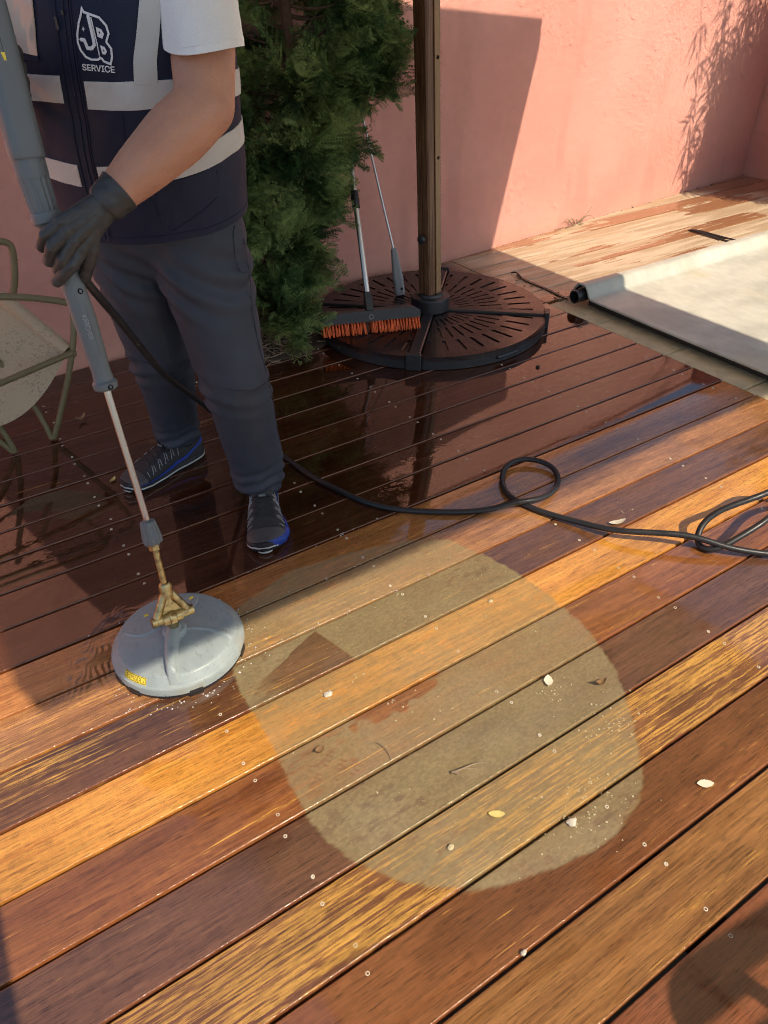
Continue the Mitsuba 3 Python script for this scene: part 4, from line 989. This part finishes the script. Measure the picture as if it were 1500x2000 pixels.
for pts in ([(.545, 1.62, .52), (.60, 1.60, .505), (.68, 1.66, .50)], [(.71, 1.66, .86), (.70, 1.63, .70), (.69, 1.66, .52), (.73, 1.74, .30), (.74, 1.78, .16)], [(.40, 1.93, .53), (.43, 1.88, .51), (.50, 1.86, .50)], [(.69, 1.63, .90), (.66, 1.62, .83), (.70, 1.65, .78)]):
    sm_.append(tube(on_cloth(pts), .0013, 5))
add(trk + '__seam', cat(sm_), 'trouser_cloth', True, kind='stuff')

# shoes
def shoe(toe, heel, flip, prefix_label):
    toe, heel = V(*toe, 0), V(*heel, 0); d = nrm(toe - heel); Ls = np.linalg.norm(toe - heel); s_ = V(-d[1], d[0], 0) * flip      # s_: outer side
    ss = np.linspace(0, 1, 44)
    hw = np.interp(ss, [0, .03, .10, .25, .42, .60, .75, .88, .96, 1.0], [.011, .029, .041, .043, .043, .053, .0585, .052, .034, .010])
    cy = np.interp(ss, [0, .3, .55, .75, 1.0], [0, -.002, .0, .003, -.008])
    lift = np.interp(ss, [0, .05, .2, .78, .92, 1], [.008, .002, 0, 0, .006, .016])
    ht = np.interp(ss, [0, .04, .14, .30, .42, .52, .64, .78, .90, .97, 1], [.060, .090, .100, .098, .098, .094, .074, .053, .042, .034, .022])
    def surf(s, a, off=0.):
        w, c, l, h = (np.interp(s, ss, q) for q in (hw, cy, lift, ht))
        y = c + (w + off) * np.sign(np.cos(a)) * abs(np.cos(a)) ** .75; z = l + .024 + (h - .024 + off) * np.sin(a) ** .8
        return heel + d * (Ls * s) + s_ * y + V(0, 0, z)
    def band(z0, z1, grow0, grow1, s0=0., s1=1.):
        """a band round the outline between two heights."""
        out = [(s, 1) for s in ss if s0 <= s <= s1] + [(s, -1) for s in ss[::-1] if s0 <= s <= s1]
        lo, hi = [], []
        for s, sg_ in out:
            w, c, l = (np.interp(s, ss, q) for q in (hw, cy, lift)); b = heel + d * (Ls * (s + (.006 if s > .99 else -.006 if s < .01 else 0))) + V(0, 0, l)
            lo.append(b + s_ * (c + sg_ * (w + grow0)) + V(0, 0, z0)); hi.append(b + s_ * (c + sg_ * (w + grow1)) + V(0, 0, z1))
        return loft([lo, hi])
    sh = per + '__shoe'
    k = sh if sh not in scene else number(sh)
    an = np.linspace(0, np.pi, 30)
    up = loft([[surf(s, a) for a in an] for s in ss])
    add(k, up, 'shoe_mesh', 60, label=prefix_label)
    add(k + '__outsole', band(.0, .012, -.002, .002), 'black_rubber', 40)
    add(k + '__rim', band(.0105, .0155, .0034, .0030), 'shoe_white', 40)
    add(k + '__midsole', band(.015, .031, .0028, .0010), 'black_plastic', 40)
    if flip > 0:
        fl_ = []
        for s in np.linspace(.42, .985, 26):
            w, c, l = (np.interp(s, ss, q) for q in (hw, cy, lift)); b = heel + d * (Ls * s) + V(0, 0, l); g_ = min(1, (s - .42) * 6, (.99 - s) * 9) * .008 + .0012
            fl_.append([b + s_ * (c + w + o) + V(0, 0, z) for o, z in ((-.004, .006), (g_, .010), (g_ * 1.1, .020), (g_ * .7, .031), (-.004, .036))])
        add(k + '__blue_flare', loft(fl_), 'shoe_blue', 50)
    an_b = np.linspace(.05, .42, 6)
    for sd in (1, -1):
        rows__ = []
        for s in np.linspace(.02, .93, 44):
            lo_ = np.interp(s, [0, .25, .93], [.22, .06, -.0]); hi_ = np.interp(s, [0, .12, .3, .55, .93], [1.0, .60, .30, .24, .13] if flip > 0 else [.9, .5, .26, .14, .05]); lo_ = max(lo_, np.interp(s, [0, .3, .6, .93], [.55, .12, .0, .0])) if flip < 0 else lo_
            rows__.append([surf(s, (a if sd > 0 else np.pi - a), .0028) for a in np.linspace(max(lo_, .01), hi_, 6)])
        if sd == 1 or flip < 0: add(k + '__blue_stripe', as_tm((np.array(rows__).reshape(-1, 3), grid_faces(44, 6))), 'shoe_blue', 60)
    cap = [[surf(s, a, .0022) for a in np.linspace(.06, np.pi - .06, 26)] for s in np.linspace(.80, .995, 12)]
    add(k + '__toe_cap', as_tm((np.array(cap).reshape(-1, 3), grid_faces(12, 26))), 'shoe_cap', 60)
    bump_ = [[heel + d * (Ls * (.985 - .028 * abs(y) ** 2 + gx * .6)) + s_ * (.021 * y - .006) + V(0, 0, z) for z, gx in ((.005, -.01), (.007, .020), (.022, .026), (.036, .014), (.038, -.02))] for y in np.linspace(-1, 1, 9)]
    add(k + '__toe_bumper', loft(bump_), 'shoe_white', 40)
    zz = []
    for sd in (1, -1):
        for j, s in enumerate(np.linspace(.38, .72, 5)):
            for ds, a0_, a1_ in ((.0, .42, 1.05), (.045, .50, .98)):
                P_ = [surf(s + ds * (1 - u) + .035 * u * (1 if ds else -1), (a if sd > 0 else np.pi - a), .0018) for u, a in zip(np.linspace(0, 1, 5), np.linspace(a0_, a1_, 5))]
                zz.append(tube(P_, .0009, 4))
    add(k + '__side_lines', cat(zz), 'shoe_lines', True, kind='stuff')
    lac = []
    lv = np.linspace(.47, .70, 5)
    for s, s2 in zip(lv[:-1], lv[1:]):
        for A_, B_ in ((1.05, np.pi - 1.05), (np.pi - 1.05, 1.05)):
            lac.append(tube([surf(s + (s2 - s) * u, A_ + (B_ - A_) * u, .0035) for u in np.linspace(0, 1, 8)], .0012, 5))
    lac.append(tube([surf(.46, a, .0040) for a in np.linspace(1.0, np.pi - 1.0, 10)], .0014, 5))
    add(k + '__lace', cat(lac), 'black_plastic', True)
    add(k + '__lace_toggle', rbox((.022, .009, .007), .002, frame_mat(surf(.485, np.pi / 2, .006), s_, V(0, 0, 1))), 'grey_plastic', 30)
    tong = [[surf(s, a, .004 + .010 * (s < .45)) for a in np.linspace(1.05, np.pi - 1.05, 10)] for s in np.linspace(.33, .47, 6)]
    add(k + '__tongue', as_tm((np.array(tong).reshape(-1, 3), grid_faces(6, 10))), 'shoe_mesh', 60)
    tx_ = text_mesh('S', .011, .001, True); tx_.apply_translation([-.004, 0, 0])
    lp = surf(.455, np.pi / 2, .0135); nz_ = nrm(V(0, 0, .75) + d * .65); tx_.apply_transform(frame_mat(lp, s_ * flip, nz_)); add(k + '__tongue_letter', tx_, 'white_ink', False)
    sock = chain([(heel + d * .075 + V(0, 0, .07), .040, heel + d * .070 + V(0, 0, .20), .045)], .01, 4); add(k + '__sock', sock, 'black_plastic', True)
shoe((.577, 1.570), (.704, 1.862), 1, 'black trail shoe with a blue side stripe, pointing at the camera')
shoe((.322, 2.128), (.632, 2.222), -1, 'black trail shoe with a blue stripe, pointing to the left')

# body: head, arms and hands in one surface
headc = V(.452, 1.720, 1.590)
hdF = nrm(VF + V(0, 0, -.45)); 
body_b = [(wst, .10, V(.51, 1.80, 1.2), .125), (V(.51, 1.80, 1.2), .125, V(.508, 1.77, 1.36), .11), (V(.508, 1.77, 1.37) + VL * .10, .075, V(.508, 1.77, 1.37) - VL * .10, .075), (V(.507, 1.768, 1.40), .068, V(.478, 1.745, 1.52), .058),
          (headc + V(0, 0, .02), .088, headc + VF * .045 - V(0, 0, .055), .060), (headc + V(0, 0, .025) - VF * .02, .092, headc + V(0, 0, .02), .088), (headc + VF * .06 - V(0, 0, .085), .030, headc + VF * .03 - V(0, 0, .05), .055),
          (headc + hdF * .083 - V(0, 0, .005), .012, headc + hdF * .104 - V(0, 0, .035), .014), (headc + hdF * .104 - V(0, 0, .035), .014, headc + hdF * .085 - V(0, 0, .04), .018),
          (headc + VL * .082, .016, headc + VL * .090 + V(0, 0, .03) - VF * .01, .018), (headc - VL * .082, .016, headc - VL * .090 + V(0, 0, .03) - VF * .01, .018),
          (hipL, .09, knL, .055), (hipR, .09, knR, .055), (knL, .055, anL + V(0, 0, .03), .034), (knR, .055, anR + V(0, 0, .03), .034), (wst, .11, hipL, .09), (wst, .11, hipR, .09)]
def arm(sh, el, wr, o):
    mid = el + (wr - el) * .28
    return [(sh, .065, el + (sh - el) * .35, .0605), (el + (sh - el) * .35, .0605, el, .055), (el, .055, mid, .0585), (mid, .0585, el + (wr - el) * .62, .0485), (el + (wr - el) * .62, .0485, wr, .0330)]
def px3(z_, x, y): return V(x, y, z_)
FING_L = {'little': [(.245, 1.470, 1.012), (.214, 1.480, .993), (.207, 1.508, .967), (.222, 1.536, .952)],
          'ring': [(.250, 1.466, .998), (.219, 1.470, .974), (.211, 1.498, .943), (.226, 1.528, .930)],
          'middle': [(.257, 1.464, .980), (.230, 1.468, .949), (.222, 1.490, .926), (.231, 1.516, .912)],
          'index': [(.268, 1.468, .962), (.244, 1.464, .938), (.226, 1.476, .920), (.213, 1.490, .905)],
          'thumb': [(.300, 1.472, 1.000), (.286, 1.470, .958), (.276, 1.482, .930), (.266, 1.500, .900)]}
def hand_bones(F_, wr, o=0.):
    b = []
    for n_, q in F_.items():
        q = [V(*x) for x in q]; r = {'little': .0098, 'thumb': .0125}.get(n_, .0110) + o
        b += [(q[0], r * 1.12, q[1], r * 1.05), (q[1], r * 1.05, q[2], r * .98), (q[2], r * .98, q[3], r * .88)]
        b.append((wr + (q[0] - wr) * .12, .024 + o, q[0], r * 1.25))
    ks = [V(*F_[n_][0]) for n_ in ('little', 'ring', 'middle', 'index')]
    for a, c in zip(ks[:-1], ks[1:]): b.append((a + (wr - a) * .3, .0150 + o, c + (wr - c) * .3, .0150 + o))
    return b
mirror_axis = axp(1.235)
FING_R = {'index': [(.272, 1.632, 1.262), (.252, 1.650, 1.258), (.222, 1.640, 1.254), (.208, 1.610, 1.250)],
          'middle': [(.272, 1.632, 1.240), (.251, 1.648, 1.236), (.221, 1.638, 1.232), (.207, 1.608, 1.229)],
          'ring': [(.270, 1.630, 1.218), (.249, 1.645, 1.213), (.219, 1.634, 1.210), (.205, 1.604, 1.207)],
          'little': [(.267, 1.626, 1.197), (.246, 1.640, 1.192), (.217, 1.628, 1.188), (.204, 1.600, 1.186)],
          'thumb': [(.262, 1.660, 1.262), (.262, 1.640, 1.285), (.258, 1.612, 1.300), (.250, 1.590, 1.312)]}
body_b += arm(shL, elL, wrL, 0) + arm(shR, elR, wrR, 0) + hand_bones(FING_L, wrL, -.002) + hand_bones(FING_R, wrR, -.002)
bod = chain(body_b, .009, 8, 20)
add(per + '__body', bod, 'skin', 70)
hairm = chain([(headc + V(0, 0, .035) - VF * .025, .094, headc + V(0, 0, .055) + VF * .012, .084), (headc - VF * .03 + V(0, 0, .0), .088, headc - VF * .03 - V(0, 0, .04), .070)], .01, 6)
add(per + '__hair', hairm, 'hair_dark', 70)
eyl = [headc + hdF * .083 + VL * (.032 * s) + V(0, 0, .012) for s in (1, -1)]
for e in eyl:
    ek = add(per + '__eye', as_tm(ball(e, .012)), 'eye_white', True); add(ek + '__iris', as_tm(ball(e + hdF * .0075, .0062)), 'black_ink', True)
    add(per + '__eyebrow', tube([e + hdF * .008 + V(0, 0, .018) - VL * .014, e + hdF * .012 + V(0, 0, .022), e + hdF * .006 + V(0, 0, .018) + VL * .014], .003, 6), 'hair_dark', True)
add(per + '__mouth', tube([headc + hdF * .090 - V(0, 0, .068) - VL * .022, headc + hdF * .098 - V(0, 0, .070), headc + hdF * .090 - V(0, 0, .068) + VL * .022], [.003, .0055, .003], 8), 'lips', True)
def glove(F_, wr, el):
    g = chain(hand_bones(F_, wr, .0008) + [(wr, .0335, wr + (el - wr) * .08, .0345)], .0034, 7, 22)
    k = add(per + '__glove', g, 'glove_black', 70)
    d = nrm(el - wr); u = nrm(np.cross(d, V(0, 0, 1))); w = np.cross(d, u); an = np.linspace(0, 2 * np.pi, 40, endpoint=False)
    ring = lambda s, r: wr + d * s + r * (np.cos(an)[:, None] * u + np.sin(an)[:, None] * w)
    add(k + '__cuff', loft([ring(-.018, .030), ring(-.012, .0352), ring(.0, .0365), ring(.012, .0375), ring(.024, .0392), ring(.025, .0405), ring(.028, .0405), ring(.029, .0378)], False), 'glove_black', 50)
glove(FING_L, wrL, elL); glove(FING_R, wrR, elR)

# ------------------------------------------------------------------ bits lying on the deck
def leaf(name, label, cat_, at_, size, rot, m, curl=.25, group=None, z=.004, aspect=.45):
    k = thing(name, label, cat_, group=group); n_ = 12; c_, s_2 = math.cos(rot), math.sin(rot); vs = []
    r = np.random.default_rng(len(scene))
    for u in np.linspace(0, 1, n_):
        w = aspect * size * .5 * math.sin(math.pi * u) ** .7 * (1 + r.normal(0, .07))
        for v_ in np.linspace(-1, 1, 5):
            x, y = (u - .5) * size, w * v_; zz2 = curl * size * ((u - .5) ** 2 * 1.1 + abs(v_) ** 2 * .16 * aspect)
            vs.append((at_[0] + x * c_ - y * s_2, at_[1] + x * s_2 + y * c_, z + zz2))
    t = as_tm((vs, grid_faces(n_, 5))); b = t.copy(); b.apply_translation([0, 0, -.0008]); b.invert(); add(k, cat([t, b]), m, 60)
    return k
leaf('yellow_leaf', 'small yellow leaf lying flat on the dirty patch of the deck', 'leaf', (.609, .575), .034, -.6, 'dry_leaf_yellow', .12)
leaf('pale_leaf', 'pale cream leaf alone on the clean reddish boards at the right', 'leaf', (1.013, .390), .036, -.55, 'dry_leaf_pale', .06, aspect=.5)
leaf('cream_leaf', 'cream leaf scrap beside the white crumbs on the dirty patch', 'leaf', (.930, .770), .034, .9, 'dry_leaf_pale', .3, aspect=.6)
leaf('shrivelled_leaf', 'shrivelled dark brown leaf near the right edge of the dirty patch', 'leaf', (1.026, .697), .030, -.2, 'dry_leaf_brown', 1.3, z=.006)
leaf('curled_leaf', 'curled dry leaf on the dark boards between chair and lance', 'leaf', (.331, 2.692), .042, .3, 'dead_twig', 1.5, z=.008)
leaf('leaf_scrap', 'dry pale leaf scrap by the toe of the rear shoe', 'leaf', (.312, 2.216), .030, .7, 'dry_leaf_yellow', .6)
leaf('long_leaf', 'long dry leaf lying just under the hose beside the orange board', 'leaf', (1.527, 1.111), .060, -.25, 'chip_white', .35, aspect=.3)
leaf('seed_husk', 'orange brown seed husk on the left of the dirty patch', 'husk', (.383, .902), .022, .2, 'dry_leaf_brown', .9, z=.005, aspect=.8)
def stone(name, label, cat_, at_, size, m, flat=.6, seed=0):
    k = thing(name, label, cat_); s = trimesh.creation.icosphere(3, size / 2); s.vertices *= V(1, .8, flat); v_ = np.array(s.vertices)
    s.vertices = v_ * (1 + 1.1 * (nfbm(v_ / size * 2.2 + seed, 3) - .5))[:, None] + V(at_[0], at_[1], size * .5 * flat * .8); add(k, s, m, 30); return k
stone('stone_chip', 'white stone chip beside the seam at the front of the dirty patch', 'stone', (.721, .480), .020, 'chip_white', .5, 3)
stone('white_clod', 'whitish wet clod with a smear behind it on the orange board', 'clod', (.476, 1.027), .022, 'chip_white', .4, 5)
stone('small_chip', 'tiny tan chip near the front left of the dirty patch', 'chip', (.491, .571), .013, 'crumb', .6, 8)
stone('grey_nub', 'round grey knot of dirt on the orange board right of the patch', 'clod', (.991, 1.059), .013, 'crumb', .4, 9)
stone('dark_pebble', 'dark pebble on the shaded boards in front of the parasol base', 'pebble', (2.056, 2.046), .022, 'dirt_black', .5, 12)
stone('edge_stone', 'little white stone caught in the front seam', 'stone', (.482, .350), .011, 'chip_white', .8, 14)
tw = thing('twig', 'short forked pale twig lying on the middle of the dirty patch', 'twig')
add(tw, cat([tube(smooth_path([(.590, .700, .004), (.612, .694, .006), (.640, .690, .005), (.660, .680, .007)], 10), np.linspace(.0030, .0015, 10), 6), tube([(.612, .694, .006), (.640, .678, .006)], .0014, 5), tube([(.592, .700, .005), (.600, .688, .006)], .0024, 5)]), 'dead_twig', True)
tw = thing('grass_stalk', 'thin curved straw stalk near the left of the dirty patch', 'straw')
add(tw, tube(smooth_path([(.475, .862, .003), (.497, .850, .005), (.505, .822, .006), (.500, .795, .003)], 16), .0009, 5), 'dead_twig', True)
tw = thing('wall_weed', 'dry weed sprouting from the foot of the sunny wall', 'weed')
add(tw, cat([tube(smooth_path([(3.69 + a, wall_y(3.69 + a) - .015, .002), (3.69 + a + b * .5, wall_y(3.7) - .03, .03 + .02 * abs(b) * 8), (3.69 + a + b, wall_y(3.7) - .05, c)], 8), np.linspace(.004, .001, 8), 5) for a, b, c in ((0, .08, .10), (-.02, -.10, .015), (.0, -.05, .04), (.03, .09, .02), (-.05, -.12, .03))] + [tube(smooth_path([(3.5 + .06 * j, wall_y(3.5) - .02, .003), (3.52 + .06 * j, wall_y(3.5) - .03 - .01 * (j % 2), .012)], 4), .004, 5) for j in range(4)]), 'dead_twig', True)
crm = []
def crumb(x, y, s, seed):
    t = trimesh.creation.icosphere(1, s); t.vertices *= rng.uniform(.6, 1.2, (len(t.vertices), 1)); t.vertices *= V(1, 1, .6); t.apply_translation([x, y, s * .45]); return t
poly = sg.Polygon(PATCH)
clusters = [(.924, .755, .022, 34), (.977, .593, .018, 26), (.93, .60, .03, 20), (.60, .915, .022, 26), (.66, .86, .02, 14), (.76, .50, .06, 60), (.56, 1.04, .02, 8), (.70, .49, .05, 30), (.49, 1.03, .02, 6), (.97, .66, .05, 26), (1.02, .60, .03, 14), (1.60, 1.155, .03, 5), (.84, .42 + .07, .05, 24)]
for x, y, s, n_ in clusters:
    for j in range(n_):
        crm.append(crumb(x + rng.normal(0, s), y + rng.normal(0, s * .8), abs(rng.normal(.0008, .0007)) + .0005, j))
for j in range(330):
    x, y = rng.uniform(.28, 1.14), rng.uniform(.42, 1.3)
    if poly.contains(sg.Point(x, y)): crm.append(crumb(x, y, rng.choice([.0007, .0009, .0012, .0022], p=[.45, .3, .2, .05]), j))
labels['dirt_crumbs'] = {'label': 'pale crumbs of dirt scattered over the dirty patch', 'category': 'crumbs', 'kind': 'stuff'}
scene['dirt_crumbs'] = mikit.ply(cat(crm), 'crumb', smooth=False)
gr = []
for x, y, l in [(2.70, 2.80, .10), (2.72, 2.62, .07), (2.69, 2.55, .05)]:
    for j in range(16): gr.append(crumb(x - .012 + rng.normal(0, .014), y + rng.uniform(-l, l), rng.uniform(.0015, .0045), j))
for j in range(26): gr.append(crumb(5.05 - j * .08 + rng.normal(0, .03), wall_y(5.05 - j * .08) - .012, rng.uniform(.002, .010) if j % 5 == 0 else .003, j))
for j in range(40):
    x = rng.uniform(.5, 2.5); k_ = rng.integers(0, 7); gr.append(crumb(x, Y0 - k_ * W + rng.normal(0, .004), rng.uniform(.001, .003), j))
drp = []
for j in range(260):
    if j < 110: a_ = rng.uniform(-2.9, .9); r_d = .168 + abs(rng.normal(0, .022)); x, y = DC[0] + r_d * math.cos(a_), DC[1] + r_d * math.sin(a_)
    else: k_ = rng.integers(6, 9); x, y = rng.uniform(.05, .95), Y0 - k_ * W + rng.normal(.002, .004)
    q = abs(rng.normal(.0008, .0006)) + .0004; t = trimesh.creation.icosphere(1, q); t.vertices *= V(1, 1, .55); t.apply_translation([x, y, q * .4]); drp.append(t)
mat('sparkle_white', (.55, .54, .50), .08, 1.)  # pale colour stands in for the sparkle of clear water drops
labels['water_droplets'] = {'label': 'water droplets thrown on the boards round the cleaner disc', 'category': 'droplets', 'kind': 'stuff'}
scene['water_droplets'] = mikit.ply(cat(drp), 'sparkle_white', smooth=True)
labels['dark_grit'] = {'label': 'dark grit along the wall foot and beside the strap', 'category': 'grit', 'kind': 'stuff'}
scene['dark_grit'] = mikit.ply(cat(gr), 'dirt_black', smooth=False)
# ------------------------------------------------------------------ beyond the lower edge of the frame: what throws the two shadows at the bottom corners
pw = thing('added_trolley', 'unseen trolley added outside the lower right corner to cast its shade on the boards', 'pressure washer')  # unseen stand-in, added to throw the shadow at the lower right
Mw = at(1.06, -.60, 0, -6)
body_w = m3.Manifold.batch_hull([ball((x, y, z), .05) for x in (-.13, .13) for y in (-.10, .10) for z in (.12, .50)])
t = as_tm(body_w); t.apply_transform(Mw); add(pw + '__housing', t, 'yellow_label', 40)
arch = sg.box(-.13, .45, .15, .70).buffer(.135).difference(sg.box(-.12, .50, .14, .58).buffer(.01)).difference(sg.box(-.215, .705, -.125, .742).buffer(.006)).difference(sg.box(-.085, .730, .03, .768).buffer(.006))  # panel and slots shaped for the outline and lit bars of that shadow
t = prism(arch, -.005, .005); t.apply_transform(Mw @ frame_mat((0, -.02, 0), V(1, 0, 0), V(0, -1, 0))); add(pw + '__handle', t, 'black_plastic', 30)
for s in (-1, 1): add(pw + '__wheel', lathe([(.01, -.022), (.10, -.022), (.11, -.012), (.11, .012), (.10, .022), (.01, .022)], (Mw @ V(s * .215, .10, .112, 1))[:3], Mw[:3, 0], 28), 'black_rubber', 35)
ph = thing('person', 'person in dark clothes behind the camera, only their shadow reaching the lower left corner', 'person')
o_ = V(-.238, -.46, 0)
leg_ = chain([(o_ + V(s * .09, 0, .86), .095, o_ + V(s * .10, .01, .46), .07) for s in (-1, 1)] + [(o_ + V(s * .10, .01, .46), .07, o_ + V(s * .11, 0, .10), .055) for s in (-1, 1)] + [(o_ + V(-.09, 0, .90), .11, o_ + V(.09, 0, .90), .11)], .016, 8)
arms_ = [(o_ + V(s * .185, .0, 1.36), .062, o_ + V(s * .20, .10, 1.13), .050) for s in (-1, 1)]
fore_ = [(o_ + V(s * .20, .10, 1.13), .048, o_ + V(.238 + s * .05, .36, 1.34), .030) for s in (-1, 1)] + [(o_ + V(.238 + s * .05, .36, 1.34), .030, o_ + V(.238 + s * .045, .42, 1.37), .026) for s in (-1, 1)]
hd_ = o_ + V(.04, .04, 1.60)
bod_ = chain(fore_ + arms_ + [(o_ + V(0, 0, 1.0), .10, o_ + V(0, 0, 1.36), .10), (o_ + V(0, 0, 1.38), .06, hd_ - V(0, 0, .05), .056), (hd_ + V(0, 0, .02), .092, hd_ + V(.01, .035, -.06), .060), (hd_ + V(.012, .09, -.01), .012, hd_ + V(.014, .108, -.035), .014)] +
              [(o_ + V(.238 + s * .045, .42, 1.37), .020, o_ + V(.238 + s * .03, .425, 1.40 + .02 * f), .009) for s in (-1, 1) for f in (-1, 0, 1)], .012, 8)
add(ph + '__body', bod_, 'skin', 70); add(ph + '__trousers', leg_, 'trouser_cloth', 70)
add(ph + '__shirt', chain([(o_ + V(-.07, 0, .92), .125, o_ + V(-.10, 0, 1.28), .115), (o_ + V(.07, 0, .92), .125, o_ + V(.10, 0, 1.28), .115), (o_ + V(-.13, 0, 1.33), .08, o_ + V(.13, 0, 1.33), .08)] + [(a + (b - a) * 0, .074, a + (b - a) * .7, .064) for a, _, b, _ in arms_], .014, 8), 'vest_navy', 70)
add(ph + '__hair', chain([(hd_ + V(0, -.02, .035), .094, hd_ + V(0, -.03, -.02), .088)], .014, 6), 'hair_dark', 70)
for s in (-1, 1): add(ph + '__shoe', chain([(o_ + V(s * .11, -.04, .045), .045, o_ + V(s * .12, .17, .036), .036)], .012, 6), 'black_plastic', 70)
pn = thing('phone', 'dark phone held up by the person behind the camera', 'phone'); add(pn, rbox((.15, .009, .075), .004, at(.0, -.030, 1.372)), 'black_plastic', 40)
